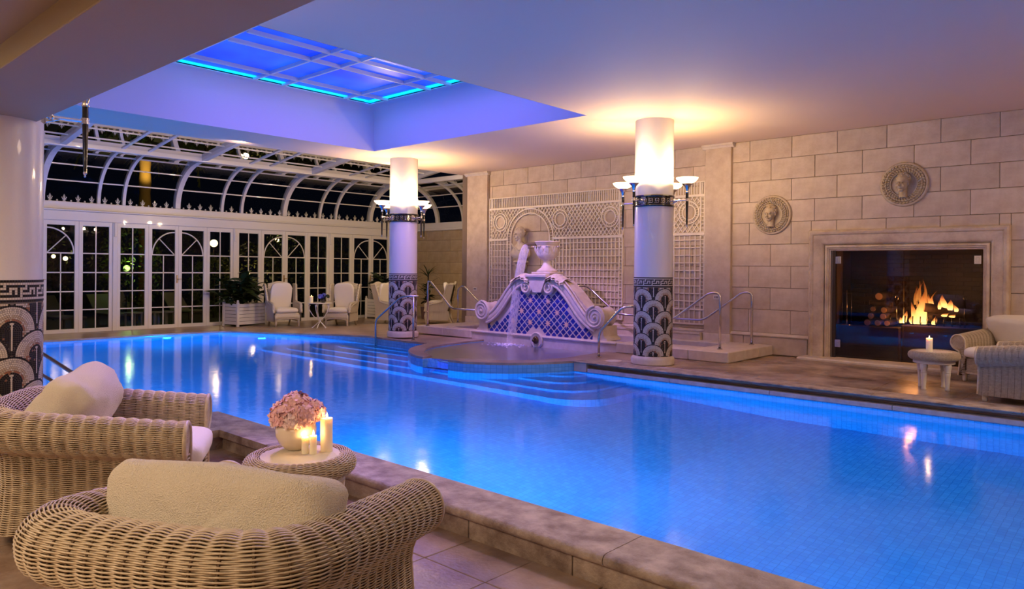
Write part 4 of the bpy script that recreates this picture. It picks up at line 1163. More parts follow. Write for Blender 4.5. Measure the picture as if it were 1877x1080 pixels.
for (x0, x1, nm) in ((FX0 + .045, -2.99, 'glass_door'), (-2.98, FX1 - .03, 'glass_door')):
    m = MB(); m.box(x0, x1, YW + .02, YW + .03, .055, 1.775); d = part(nm, m, FPGLASS, fp, world=True)
    for z in (.27, 1.60):
        xx = x0 + .04 if x0 < -3.5 else x1 - .05
        for oz in (0,):
            mm = MB(); mm.bbox(xx - .045, xx + .045, YW + .0, YW + .02, z - .06, z + .06, .004); mm.bbox(xx - .02, xx + .02, YW - .008, YW + .004, z - .035, z + .035, .003)
            part('hinge_plate', mm, CHROME, d, world=True)
m = MB(); m.bbox(FX0, FX0 + .05, YW - .0, YW + .06, .04, 1.80, .004); m.bbox(FX0, FX1, YW, YW + .06, 1.775, 1.80, .004); part('door_track', m, SOOT, fp, world=True)
# logs: burning and stacked
def log(p0, p1, r, label, burning=False, group=None):
    p0, p1 = Vector(p0), Vector(p1); t = thing('firewood_log', label, 'log', tuple(p0), group=group)
    m = MB(); n = 6; m.tube([p0 + (p1 - p0) * k / n + Vector((0, 0, .006 * sin(k * 2.1))) for k in range(n + 1)], [r * (1 + .06 * sin(k * 1.7)) for k in range(n + 1)], 10); part('bark', m, LOG, t, 40, True)
    d = (p1 - p0).normalized(); q = d.to_track_quat('Z', 'Y').to_matrix().to_4x4()
    m = MB(); m.lathe([(0, -.004), (r * .9, -.004), (r * .92, .0)], 12, T=Matrix.Translation(p0) @ q); part('cut_end', m, LOGEND if not burning else mat('ember', (.2, .05, .02), .8, emis=(1, .25, .05), estr=2.5), t, world=True)
    return t
log((-3.55, 12.30, .615), (-3.45, 12.95, .615), .055, 'split log at lower left of the small firewood stack')
log((-3.40, 12.30, .615), (-3.30, 12.95, .615), .05, 'log beside the lower left one, bottom of the firewood stack')
log((-3.27, 12.32, .615), (-3.20, 12.95, .615), .045, 'log at lower right of the small firewood stack')
log((-3.50, 12.30, .72), (-3.40, 12.95, .72), .05, 'log in the second layer of the firewood stack, left')
log((-3.32, 12.30, .72), (-3.26, 12.95, .72), .05, 'log in the second layer of the firewood stack, right')
log((-3.47, 12.30, .83), (-3.40, 12.95, .83), .042, 'log in the third layer of the firewood stack, left')
log((-3.31, 12.30, .82), (-3.26, 12.95, .82), .048, 'log in the third layer of the firewood stack, right')
log((-3.55, 12.42, .93), (-3.22, 12.46, .91), .045, 'log lying crosswise near the top of the firewood stack')
log((-3.40, 12.36, 1.03), (-3.38, 12.9, 1.06), .06, 'wedge of split wood on top of the firewood stack')
log((-2.92, 12.55, .74), (-2.40, 12.65, .80), .065, 'charred log burning at the back of the grate', True)
log((-2.78, 12.45, .88), (-2.30, 12.62, .80), .07, 'blackened log lying across the top of the fire', True)
log((-2.98, 12.60, .70), (-2.66, 12.50, .72), .05, 'short glowing log at the left of the grate', True)
def flame(c, h, w_, lean, M_):
    m = MB()
    m.grid(lambda u, v: (c[0] + lean * v * v + w_ * (sin(pi * min(.98, .18 + .82 * v)) ** .8) * (1 - .15 * v) * cos(2 * pi * u) * (1 + .25 * sin(7 * v + c[0] * 9)), c[1] + .45 * w_ * sin(pi * min(.98, .18 + .82 * v)) * sin(2 * pi * u), c[2] + h * v + .02 * sin(5 * u * pi) * v), 12, 14, cu=True)
    return m
fl = thing('fire', 'bright yellow flames rising from the logs on the grate', 'fire', (-2.8, 12.5, .62))
def flame_mat(name, c1, c2, s1, s2):
    m = bpy.data.materials.new(name); m.use_nodes = True; nt = m.node_tree; N = nt.nodes; L = nt.links
    N.remove(N['Principled BSDF']); e = N.new('ShaderNodeEmission'); t = N.new('ShaderNodeBsdfTransparent'); mx = N.new('ShaderNodeMixShader')
    at_ = N.new('ShaderNodeAttribute'); at_.attribute_name = 'height'
    cr = N.new('ShaderNodeValToRGB'); cr.color_ramp.elements[0].color = (*c1, 1); cr.color_ramp.elements[1].color = (*c2, 1); L.new(at_.outputs['Fac'], cr.inputs[0]); L.new(cr.outputs[0], e.inputs[0])
    mr = N.new('ShaderNodeMapRange'); mr.inputs['To Min'].default_value = s1; mr.inputs['To Max'].default_value = s2; L.new(at_.outputs['Fac'], mr.inputs['Value']); L.new(mr.outputs[0], e.inputs[1])
    lw = N.new('ShaderNodeLayerWeight'); lw.inputs[0].default_value = .35
    m1 = N.new('ShaderNodeMapRange'); m1.inputs['From Min'].default_value = .15; m1.inputs['From Max'].default_value = 1.0; m1.inputs['To Min'].default_value = 0; m1.inputs['To Max'].default_value = .92; L.new(at_.outputs['Fac'], m1.inputs['Value'])
    mm = N.new('ShaderNodeMath'); mm.operation = 'MAXIMUM'; L.new(lw.outputs['Facing'], mm.inputs[0]); L.new(m1.outputs[0], mm.inputs[1])
    L.new(mm.outputs[0], mx.inputs[0]); L.new(e.outputs[0], mx.inputs[1]); L.new(t.outputs[0], mx.inputs[2]); L.new(mx.outputs[0], N['Material Output'].inputs[0]); return m
FM1 = flame_mat('flame_body', (1, .66, .20), (1, .20, .02), 7, 1.2); FM2 = flame_mat('flame_wisp', (1, .42, .08), (.8, .12, .01), 1.6, .5)
rs = random.Random(8)
def tongue(x, y, z, h, w_, lean, M_):
    ph = rs.uniform(0, 6); m = MB(); nu, nv = 10, 14
    def f(u, v):
        ww = w_ * (sin(pi * min(.97, .22 + .75 * v)) ** 1.1) * (1 - .35 * v); s_ = .5 * w_ * sin(3.2 * v + ph) * v
        return (x + lean * v * v + s_ + ww * cos(2 * pi * u), y + .5 * ww * sin(2 * pi * u), z + h * v)
    m.grid(f, nu, nv, cu=True); o = part('flame_tongue', m, M_, fl, True, True, fix=False)
    at_ = o.data.attributes.new('height', 'FLOAT', 'POINT'); at_.data.foreach_set('value', [max(0, min(1, (p[2] - z) / h)) for p in m.v])
for c in ((-2.86, .62, .50, .075, .05), (-2.80, .66, .42, .07, .02), (-2.92, .62, .34, .05, -.02), (-2.76, .80, .28, .05, .03), (-2.70, .84, .22, .04, .02), (-2.52, .86, .22, .055, -.03), (-2.44, .85, .16, .05, -.02), (-2.36, .83, .11, .035, -.02), (-2.58, .86, .14, .03, .02), (-3.07, .62, .20, .042, .02), (-3.12, .62, .10, .03, 0), (-2.66, .62, .13, .04, .02), (-2.94, .62, .13, .05, -.02), (-2.80, .62, .16, .06, .0), (-2.52, .75, .06, .05, .05), (-2.42, .74, .05, .05, .03)):
    tongue(c[0], 12.5 + rs.uniform(-.05, .08), *c[1:], FM1)
for k in range(12):
    tongue(-2.86 + rs.uniform(-.10, .16), 12.55, .85 + rs.uniform(0, .12), rs.uniform(.22, .40), rs.uniform(.012, .026), rs.uniform(-.10, .14), FM2)
lamp('fire_light', 'POINT', (-2.85, 12.20, .85), 28, (1, .42, .12), .12)
tl = thing('fire_tool_stand', 'slim metal fire tools standing left of the firewood', 'fire tools', (-3.86, 12.3, .56))
m = MB(); m.tube([(-3.86, 12.3, .56), (-3.86, 12.3, 1.12)], .012, 8); m.lathe([(.08, .0), (.08, .012), (.01, .02)], 16, (-3.86, 12.3, .56)); part('pole', m, CHROME, tl, True, True)
m = MB(); m.tube([(-3.93, 12.3, 1.07), (-3.79, 12.3, 1.07)], .006, 6); m.tube([(-3.93, 12.3, 1.07), (-3.93, 12.3, .62)], .006, 6); m.tube([(-3.79, 12.3, 1.07), (-3.79, 12.3, .62)], .006, 6); part('tools', m, CHROME, tl, True, True)
pk = thing('fire_poker', 'thin poker with a ring handle between the woodpile and the flames', 'poker', (-3.18, 12.5, .60))
m = MB(); m.tube([(-3.18, 12.5, .60), (-3.18, 12.5, .98)], .009, 6); part('shaft', m, CHROME, pk, True, True)
m = MB(); m.tube([(-3.18 + .022 * cos(a), 12.5, 1.01 + .035 * sin(a)) for a in [2 * pi * k / 14 for k in range(14)]], .007, 6, closed=True); part('ring_handle', m, CHROME, pk, True, True)
ad = thing('andiron', 'black upright andiron right of the flames', 'andiron', (-2.24, 12.42, .60))
m = MB(); m.tube([(-2.24, 12.42, .60), (-2.24, 12.42, 1.02)], .014, 8); m.ball((-2.24, 12.42, 1.04), .03, 10); part('upright', m, BLACKW, ad, True, True)
m = MB(); m.tube([(-2.24, 12.42, .64), (-2.24, 12.9, .64)], .012, 6); part('bar', m, BLACKW, ad, True, True)

# sockets
def socket(x, z, label):
    t = thing('socket_plate', label, 'socket', (x, YW - .07, z), group='small square wall plates')
    m = MB(); m.bbox(x - .06, x + .06, YW - .085, YW - .069, z - .04, z + .04, .004); part('plate', m, SCREEN, t, world=True)
    m = MB()
    for dx in (-.025, .0, .025): m.box(x + dx - .008, x + dx + .008, YW - .088, YW - .085, z - .018, z + .018)
    part('switches', m, mat('socket_dark', (.12, .10, .09), .5), t, world=True)
socket(-12.06, .95, 'small wall plate on the pilaster left of the fountain')
socket(-5.98, .945, 'small wall plate on the pilaster right of the fountain')
# ================================================================== HANDRAILS
def rail(name, label, paths, r=.021, feet=(), grp='metal pool handrails', M_=None):
    p0 = feet[0] if feet else paths[0][0]; t = thing(name, label, 'handrail', p0, group=grp)
    for p in paths:
        pts = []
        for i, q in enumerate(p):   # round the corners
            if 0 < i < len(p) - 1:
                a, b, c = Vector(p[i - 1]), Vector(q), Vector(p[i + 1]); d = min(.10, (a - b).length * .45, (c - b).length * .45)
                s, e = b + (a - b).normalized() * d, b + (c - b).normalized() * d
                pts += [s * (1 - t_) ** 2 + b * 2 * t_ * (1 - t_) + e * t_ * t_ for t_ in (0, .25, .5, .75, 1)]
            else: pts.append(Vector(q))
        m = MB(); m.tube(pts, r, 10); part('bar', m, M_ or CHROME, t, True, True)
    for f in feet:
        m = MB(); m.lathe([(.045, 0), (.045, .012), (.024, .02)], 16, f); part('foot_flange', m, M_ or CHROME, t, 30, True)
rail('handrail', 'bent handrail rising from the spa steps left of the nearer column', [[(-6.82, 9.62, 0), (-6.82, 9.62, .40), (-6.40, 9.66, .83), (-5.95, 9.98, .86)]], feet=[(-6.82, 9.62, 0)])
rail('handrail', 'handrail on the platform corner, front one beside the fireplace', [[(-5.28, 10.735, .165), (-5.28, 10.735, 1.06), (-5.46, 10.735, 1.06), (-6.12, 10.735, .60), (-6.6, 10.735, .56)]], feet=[(-5.28, 10.735, .165)])
rail('handrail', 'handrail at the back of the platform, nearest the fireplace wall', [[(-5.255, 11.858, .165), (-5.255, 11.858, 1.05), (-5.42, 11.858, 1.05), (-6.15, 11.858, .535), (-6.75, 11.858, .533), (-7.5, 11.85, .56)]], feet=[(-5.255, 11.858, .165)])
rail('handrail', 'dark handrail behind the right scroll of the fountain', [[(-8.82, 11.6, .02), (-8.82, 11.6, 1.10), (-8.50, 11.6, 1.09), (-7.82, 11.6, .58), (-7.10, 11.6, .56)]])
rail('handrail', 'handrail sloping down right beside the farther column', [[(-11.95, 10.46, .165), (-11.95, 10.46, 1.15), (-11.85, 10.46, 1.13), (-11.18, 10.46, .575), (-10.40, 10.50, .57)]], feet=[(-11.95, 10.46, .165)])
rail('handrail', 'brassy handrail in front of the left pilaster', [[(-12.2, 11.6, .165), (-12.2, 11.6, .95), (-12.05, 11.62, 1.04), (-11.5, 11.62, .65), (-10.5, 11.62, .60)]], feet=[(-12.2, 11.6, .165)])
rail('handrail', 'handrail standing in the pool steps in front of the farther column', [[(-12.02, 9.12, -.42), (-12.02, 9.12, .36), (-11.25, 9.16, .86), (-10.9, 9.30, .87)], [(-11.0, 9.26, 0), (-11.0, 9.26, .86)]], feet=[(-11.0, 9.26, 0)])
rail('handrail', 'reddish brass handrail entering the pool behind the leftmost column', [[(-7.9, 2.6, -1.1), (-7.9, 2.6, .18), (-8.81, 2.6, .268), (-9.71, 2.6, .369), (-10.5, 2.6, .46), (-10.5, 2.6, -1.1)], [(-8.0, 2.6, -.02), (-9.71, 2.6, .12), (-10.5, 2.6, .18)]], M_=mat('red_brass', (.55, .26, .14), .28, metal=1))

# ================================================================== WICKER TUB CHAIRS
def resample(P, n=None, step=None):
    P = [Vector(p) for p in P]; L = [0]
    for a, b in zip(P, P[1:]): L.append(L[-1] + (b - a).length)
    n = n or max(2, round(L[-1] / step)); out = []; j = 0
    for i in range(n + 1):
        s = L[-1] * i / n
        while j < len(L) - 2 and L[j + 1] < s: j += 1
        t = (s - L[j]) / max(1e-9, L[j + 1] - L[j]); out.append(P[j].lerp(P[j + 1], min(1, t)))
    return out, L[-1]
def tub_chair_parts():
    HWD, YF, YB = .42, .42, -.11
    path = [(-HWD, YF)] + [(-HWD, YF - .42 * k / 6) for k in range(1, 6)]
    for k in range(25):
        t = pi * k / 24; c, s_ = cos(t), sin(t)
        path.append((-HWD * (abs(c) ** .5) * (1 if c >= 0 else -1), YB - .40 * abs(s_) ** .5))
    path += [(HWD, YF - .42 * k / 6) for k in range(5, 0, -1)] + [(HWD, YF)]
    RP = .060
    path, PL = resample([(x, y, 0) for x, y in path], step=RP / 6)
    N = len(path); nor = []
    for i in range(N):
        t = (path[min(i + 1, N - 1)] - path[max(i - 1, 0)]).normalized(); nor.append(Vector((t.y, -t.x, 0)) * -1)
    # outward check
    if nor[0].x > 0: nor = [-n for n in nor]
    zc = [.50 + (.42 - p.y) / .94 * .105 for p in path]
    R = .097
    def profile(z):
        P = [(-.10, .30), (-.102, .38), (-.10, z - .06)] + [(-.0 + R * cos(a), z + R * sin(a)) for a in [pi - k * (pi + 1.25) / 16 for k in range(17)]]
        P += [(-.012, z - .115), (-.028, z - .16), (-.034, .30), (-.024, .18), (-.006, .07)]
        return P
    rows = []
    base, LL = resample([(0, a, b) for a, b in profile(.55)], step=.0050); nr = len(base) - 1
    PR = [resample([(0, a, b) for a, b in profile(z)], n=nr)[0] for z in zc]
    def pt(i, j, off=0):
        q = PR[i]; a = q[max(j - 1, 0)]; b = q[min(j + 1, nr)]; t = (b - a).normalized(); nn = Vector((0, -t.z, t.y))
        c = q[j] + nn * off; return path[i] + nor[i] * c.y + Vector((0, 0, c.z))
    # orientation of surface normal: outward on the outside
    test = Vector((0, -(PR[0][nr - 2].z - PR[0][nr - 4].z), PR[0][nr - 2].y - PR[0][nr - 4].y))
    sg = 1 if test.y > 0 else -1
    m = MB()
    for j in range(nr + 1):
        m.tube([pt(i, j, sg * (.0012 * (1 - cos(2 * pi * i / 6)) / 2 + .0052 * sin(pi * i / 6 + pi * j) - .0006)) for i in range(N)], .0030, 4, cap=False)
    weave = m.mesh('weave', WICK, True, fix=False)
    m = MB(); m.grid(lambda u, v: pt(round(u * (N - 1)), round(v * nr), -sg * .0085), (N - 1) // 2, nr // 3)  # dark liner sheet, so the gaps between strands read as shade
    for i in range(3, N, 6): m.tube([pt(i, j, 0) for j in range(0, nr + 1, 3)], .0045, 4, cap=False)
    core = m.mesh('stakes_and_liner', WICKB, True, fix=False)
    # arm front faces: coil and braid
    caps = []
    for i, sx in ((0, -1), (N - 1, 1)):
        m = MB(); o = [pt(i, j, 0) for j in range(0, nr + 1, 2)]; o = [Vector((p.x, YF + .006, p.z)) for p in o]
        m.tube(o, .012, 6); xs = sx * HWD
        poly = [(p.x, p.z) for p in o]; m.prism(poly, YF - .012, YF - .002, 'y')
        Q = []
        for k in range(120):
            a = k / 120 * 2 * pi * 7; r = .012 + .075 * k / 120; Q.append((xs + r * cos(a), YF + .002, zc[i] + r * sin(a)))
        m.tube(Q, .0055, 5)
        for k in range(16):
            z = .10 + k * .021
            xa, xb = sx * (HWD - .10), sx * (HWD - .035); m.tube([(xa + .05 * (xb - xa) * 0, YF, z), ((xa + xb) / 2, YF + .006, z), (xb - sx * .0, YF, z)], .006, 4)
        caps.append(m.mesh('arm_front', WICK, True))
    m = MB()
    for k in range(17):
        z = .115 + k * .0115; m.tube([(-.32 + .64 * q / 40, YF - .02 + .0045 * sin(pi * q / 2 + pi * k) + .02 * sin(pi * q / 40), z) for q in range(41)], .0052, 4, cap=False)
    m.box(-.32, .32, YF - .08, YF - .03, .11, .305); m.tube([(-.32, YF - .01, .112), (0, YF + .012, .112), (.32, YF - .01, .112)], .012, 6)
    m.box(-.32, .32, -.38, YF - .05, .24, .30)
    seat = m.mesh('seat_frame', WICK, True)
    def legm(x, y):
        return MB().lathe([(.024, 0), (.027, .02), (.030, .08), (.034, .14)], 10, (x, y, 0), cap=True).mesh('leg', WICKP, True)
    legs = [legm(x, y) for x, y in ((-.36, .37), (.36, .37), (-.32, -.36), (.32, -.36))]
    return [('weave', weave), ('stakes_and_liner', core), ('arm_front', caps[0]), ('arm_front', caps[1]), ('seat_frame', seat)] + [('leg', l) for l in legs]
TUB = tub_chair_parts()
def tub_chair(loc, rz, label):
    t = thing('wicker_tub_chair', label, 'armchair', loc, rz, 'rolled-arm wicker tub chairs')
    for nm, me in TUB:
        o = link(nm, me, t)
        if nm in ('weave', 'stakes_and_liner'): o['kind'] = 'stuff'
    return t
def cushion_mesh(w, d, h, e1=.45, e2=.35, nu=48, nv=28, seed=0, wr=.006, name='cushion', M_=None, taper=0):
    def sg(v, e): return (abs(v) ** e) * (1 if v >= 0 else -1)
    m = MB()
    def f(u, v):
        a = -pi + 2 * pi * u; b = -pi / 2 + pi * v
        x = w / 2 * sg(cos(b), e1) * sg(cos(a), e2); y = d / 2 * sg(cos(b), e1) * sg(sin(a), e2); z = h / 2 * sg(sin(b), e1 * 1.3)
        n = noise.noise(Vector((x * 7 + seed, y * 7, z * 7))) * wr * 2 + noise.noise(Vector((x * 22 + seed, y * 22, z * 22))) * wr * .5
        x *= 1 - taper * max(0, -y / (d / 2)); l = sqrt(x * x + y * y + z * z) or 1; return (x + x / l * n, y + y / l * n, z + z / l * n)
    m.grid(f, nu, nv, cu=True); return m.mesh(name, M_ or TOWEL, True)
SEATC = cushion_mesh(.62, .76, .17, .5, .3, seed=3, name='seat_cushion', M_=LINEN)
BACKC = cushion_mesh(.80, .40, .21, .46, .24, seed=9, wr=.016, name='back_cushion', taper=.22)
BACKD = cushion_mesh(.68, .56, .34, .62, .4, seed=19, wr=.020, name='back_cushion')
def cushion(me, chair, lz, label, name='cushion', rx=0, rzz=0):
    o = link(name, me, None); o.location = Matrix.Translation(chair.location) @ Matrix.Rotation(chair.rotation_euler.z, 4, 'Z') @ Vector(lz)
    o.rotation_euler = (rx, rzz, chair.rotation_euler.z); return tag(o, label, 'cushion', 'cushions on the tub chairs')
c2 = tub_chair((-2.295, 1.235, 0), radians(26.3), 'nearest wicker tub chair in the foreground, seen from behind')
cushion(BACKC, c2, (.02, -.215, .583), 'cream terry cushion across the back of the nearest tub chair', rx=radians(72))
cushion(SEATC, c2, (0, .085, .375), 'seat cushion of the nearest tub chair, hidden under its back pillow')
c1 = tub_chair((-4.34, 1.515, 0), radians(-32), 'wicker tub chair at far left, in front of the thick column')
cushion(BACKD, c1, (-.07, -.25, .555), 'terry cushion in the left tub chair, leaning and lit violet', rx=radians(60), rzz=radians(0))
cushion(SEATC, c1, (0, .10, .375), 'pale seat cushion in the left tub chair beside the small table')
ca = tub_chair((-1.50, 11.20, 0), radians(156), 'wicker tub chair beside the fireplace, right of its glass doors')
cb = tub_chair((-1.10, 9.74, 0), radians(85), 'wicker tub chair cut by the right picture edge, nearest the pool')
cushion(BACKC, ca, (0, -.20, .66), 'white back cushion in the tub chair beside the fireplace', rx=radians(74))
cushion(SEATC, ca, (0, .16, .385), 'white seat cushion in the tub chair beside the fireplace')
cushion(BACKC, cb, (0, -.20, .60), 'back cushion of the tub chair at the right picture edge', rx=radians(74))
cushion(SEATC, cb, (0, .10, .375), 'seat cushion bulging from the tub chair at the right edge')

# ---- wicker side tables
def side_table_parts():
    R0, r = .228, .048; zc = .405
    m = MB(); nr = 44; NU = 240
    for j in range(nr):
        a = -pi * .62 + 1.45 * pi * j / (nr - 1)
        P = []
        for i in range(NU):
            q = 2 * pi * i / NU; off = .0040 * sin(pi * i / 5 + pi * j); rr_ = r + off
            P.append(((R0 + rr_ * cos(a)) * cos(q), (R0 + rr_ * cos(a)) * sin(q), zc + rr_ * sin(a)))
        m.tube(P, .0035, 4, closed=True)
    rim = m.mesh('rim', WICK, True, fix=False)
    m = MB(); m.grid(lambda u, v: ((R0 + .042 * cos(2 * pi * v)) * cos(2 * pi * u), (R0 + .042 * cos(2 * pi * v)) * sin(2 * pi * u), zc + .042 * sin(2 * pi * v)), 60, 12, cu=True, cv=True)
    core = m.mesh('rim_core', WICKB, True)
    m = MB(); m.lathe([(0, .445), (.195, .445), (.195, .43), (0, .43)], 40)
    for i in range(40):
        x = -.19 + .38 * i / 39; h = sqrt(max(0, .197 ** 2 - x * x)); n = max(3, int(h * 2 / .02))
        m.tube([(x, -h + 2 * h * k / n, .447 + .0025 * sin(pi * k + pi * i)) for k in range(n + 1)], .005, 4, cap=False)
    top = m.mesh('woven_top', mat('wicker_white', (.78, .70, .58), .5), True)
    m = MB(); m.lathe([(.22, .365), (.225, .36), (.225, .315), (.215, .31), (.20, .315), (.20, .365)], 40); ap = m.mesh('apron', WICKP, 30)
    lp = [(.022, 0), (.026, .01), (.026, .02), (.022, .03), (.030, .17), (.033, .20), (.030, .205), (.034, .215), (.030, .225), (.040, .27), (.042, .30), (.034, .33)]
    lg = MB().lathe(lp, 14, wob=lambda q, z: 1 + .05 * cos(8 * q)).mesh('leg', CANE, 40)
    return rim, core, top, ap, lg
ST = side_table_parts()
def side_table(loc, rz, label):
    t = thing('side_table', label, 'side table', loc, rz, 'round wicker side tables')
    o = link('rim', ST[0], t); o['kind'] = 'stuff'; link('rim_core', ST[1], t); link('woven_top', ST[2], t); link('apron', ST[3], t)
    for k in range(4): link('leg', ST[4], t, (.175 * cos(pi / 4 + k * pi / 2), .195 * sin(pi / 4 + k * pi / 2), 0))
    return t
side_table((-3.28, 2.02, 0), .3, 'round wicker side table by the kerb, holding flowers and candles')
side_table((-2.12, 9.98, 0), radians(20), 'round wicker side table with one candle, in front of the fireplace')
# bowl with hydrangea
TZ = .4505
BX, BY = -3.395, 2.065
bw = thing('flower_bowl', 'round cream bowl on the near wicker table, holding pink hydrangeas', 'vase', (BX, BY, TZ))
m = MB(); m.lathe([(.0, .0), (.045, .0), (.055, .006), (.085, .035), (.103, .075), (.105, .105), (.098, .14), (.09, .14), (.098, .11), (.09, .05), (.0, .02)], 40, (BX, BY, TZ)); part('bowl', m, CERAMIC, bw, True, True)
hy = thing('hydrangeas', 'dense bunch of pink hydrangea blossoms in the cream bowl', 'flowers', (BX, BY, TZ + .14))
rs = random.Random(11)
def petals(m, c, rad, n, pr=.021):
    for _ in range(n):
        u = rs.uniform(-.35, 1); a = rs.uniform(0, 2 * pi); s_ = sqrt(1 - u * u); d = Vector((s_ * cos(a), s_ * sin(a), u))
        p = Vector(c) + d * rad * rs.uniform(.88, 1.10); q = d.to_track_quat('Z', 'Y').to_matrix()
        tw = rs.uniform(0, 1.6)
        for k in range(4):
            b = tw + k * pi / 2; ca_, sa = cos(b), sin(b); ct, st_ = -sa, ca_
            L = pr * rs.uniform(.9, 1.2); tilt = rs.uniform(-.15, .6)
            pts = [(0, 0, 0), (ca_ * L * .55 + ct * L * .5, sa * L * .55 + st_ * L * .5, L * tilt * .3), (ca_ * L * 1.15, sa * L * 1.15, L * tilt), (ca_ * L * .55 - ct * L * .5, sa * L * .55 - st_ * L * .5, L * tilt * .3)]
            m.add([p + q @ Vector(x) for x in pts], [(0, 1, 2), (0, 2, 3)])
heads = [(x * .87, y * .87, z * .9 - .015, r * .9) for x, y, z, r in [(-.085, -.02, .045, .075), (.0, -.075, .05, .075), (.085, -.01, .05, .074), (-.04, .075, .05, .075), (.055, .07, .055, .072), (.0, .0, .085, .085), (-.06, -.065, .02, .055), (.075, -.065, .03, .05), (-.11, .04, .01, .05)]]
for i, (x, y, z, r) in enumerate(heads):
    m = MB(); petals(m, (BX + x, BY + y, TZ + .15 + z), r, 150); m.ball((BX + x, BY + y, TZ + .15 + z), r * .8, 10)
    part('flower_head', m, PINK if i in (1, 2, 5, 4) else PINK2, hy, False, True, fix=False)
def candle(x, y, z, r, h, label, drip=0, e=1.2, M_=None, group=None, light=True):
    t = thing('candle', label, 'candle', (x, y, z), group=group)
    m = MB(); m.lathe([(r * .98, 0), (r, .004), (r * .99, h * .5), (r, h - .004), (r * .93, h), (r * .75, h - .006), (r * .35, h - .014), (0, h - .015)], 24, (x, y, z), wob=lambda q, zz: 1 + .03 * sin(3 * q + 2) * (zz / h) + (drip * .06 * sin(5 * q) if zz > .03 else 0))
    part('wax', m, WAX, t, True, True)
    m = MB(); m.tube([(x, y, z + h - .014), (x + .001, y, z + h + .006)], .0014, 5); part('wick', m, BLACKW, t, False, True)
    m = MB(); m.lathe([(0, .0), (.004, .004), (.0055, .010), (.004, .018), (.0, .030)], 10, (x, y, z + h)); part('flame', m, FLAME, t, True, True)
    if light: lamp('candle_light', 'POINT', (x, y, z + h + .012), e, (1, .56, .20), .012)
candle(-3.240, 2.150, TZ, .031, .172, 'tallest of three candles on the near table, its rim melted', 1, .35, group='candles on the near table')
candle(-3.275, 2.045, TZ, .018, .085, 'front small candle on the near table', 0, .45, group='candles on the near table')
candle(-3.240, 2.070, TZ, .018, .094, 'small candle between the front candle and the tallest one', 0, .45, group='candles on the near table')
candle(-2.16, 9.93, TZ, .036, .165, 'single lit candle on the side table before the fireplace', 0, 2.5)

# ================================================================== WING CHAIRS
def wing_parts():
    Wd = .36
    seat = MB().bbox(-.33, .33, -.30, .36, .30, .40, .03).bbox(-.31, .31, .33, .365, .22, .34, .01); seat = seat.mesh('seat_frame', WICKV, 40)
    apron = MB()
    n = 9
    for i in range(33):
        x = -.32 + .64 * i / 32; apron.tube([(x, .368, .30 - .0 ), (x, .372, .235 + .05 * (1 - (abs(x) / .32) ** 2) - .03)], .009, 4)
    apron.tube([(x_, .372, .235 + .05 * (1 - (abs(x_) / .32) ** 2) - .035) for x_ in [-.32 + .64 * k / 12 for k in range(13)]], .012, 6); apron = apron.mesh('apron', WICKP, True)
    def backf(u, v):
        x = -.30 + .60 * u; z = .36 + (.80 + .06 * cos((u - .5) * pi) ** 2) * v; return (x, -.26 - .17 * v - .0, z)
    back = MB().grid(backf, 20, 14).grid(lambda u, v: (lambda p: (p[0], p[1] - .05, p[2]))(backf(u, v)), 20, 14)
    back.tube([tuple(Vector(backf(k / 20, 1)) + Vector((0, -.025, 0))) for k in range(21)], .03, 8); back = back.mesh('backrest', WICKV, True)
    def wing(s):
        def f(u, v, o=0):
            z = .40 + .76 * v; yb = -.26 - .17 * v; dep = .64 * (1 - v) + .05 if v < .28 else .22 * (1 - .3 * (v - .28)) ; 
            dep = .62 * max(0, 1 - v / .34) ** .5 + .20 * min(1, v / .2) if v < .34 else .20 - .05 * (v - .34)
            x = s * (Wd - .03 + .05 * v + .02 * u + o); return (x, yb + dep * u, z)
        m = MB().grid(lambda u, v: f(u, v), 8, 16).grid(lambda u, v: f(u, v, .045), 8, 16)
        e = [tuple(Vector(f(1, k / 24)) + Vector((s * .022, 0, 0))) for k in range(25)]; m.tube(e, .032, 8); m.tube([tuple(Vector(f(k / 8, 1)) + Vector((s * .022, 0, 0))) for k in range(9)], .03, 8)
        m.grid(lambda u, v: (s * (Wd + .01), -.30 + .65 * u, .16 + .26 * v), 4, 4); m.grid(lambda u, v: (s * (Wd - .035), -.30 + .65 * u, .16 + .26 * v), 4, 4)
        m.tube([(s * (Wd - .01), .33, .40), (s * (Wd + .01), .34, .60), (s * (Wd + .01), .28, .645), (s * (Wd + .01), -.10, .68)], .04, 8)
        return m.mesh('wing', WICKV, True)
    def leg(x, y, k): return MB().tube([(x + k * .01, y, 0), (x, y, .18), (x, y, .34)], [.024, .034, .045], 8).mesh('leg', WICKP, True)
    legs = [leg(-.30, .33, -1), leg(.30, .33, 1)] + [MB().tube([(x, -.42, 0), (x, -.30, .2), (x, -.27, .34)], [.022, .03, .04], 8).mesh('leg', WICKP, True) for x in (-.28, .28)]
    sc = cushion_mesh(.64, .66, .16, .5, .35, 32, 16, 5, name='seat_cushion', M_=LINEN); bc = cushion_mesh(.58, .11, .78, .4, .3, 28, 20, 6, name='back_cushion', M_=LINEN)
    return seat, apron, back, wing(-1), wing(1), legs, sc, bc
WP = wing_parts()
def wing_chair(loc, rz, label):
    t = thing('wing_chair', label, 'armchair', loc, rz, 'wicker wing chairs by the garden doors')
    for nm, me in (('seat_frame', WP[0]), ('apron', WP[1]), ('backrest', WP[2]), ('wing', WP[3]), ('wing', WP[4])): link(nm, me, t)
    for l in WP[5]: link('leg', l, t)
    t.scale = (.95, .95, .94); link('seat_cushion', WP[6], t, (0, .05, .46)); link('back_cushion', WP[7], t, (0, -.245, .83), (radians(-12), 0, 0))
    return t
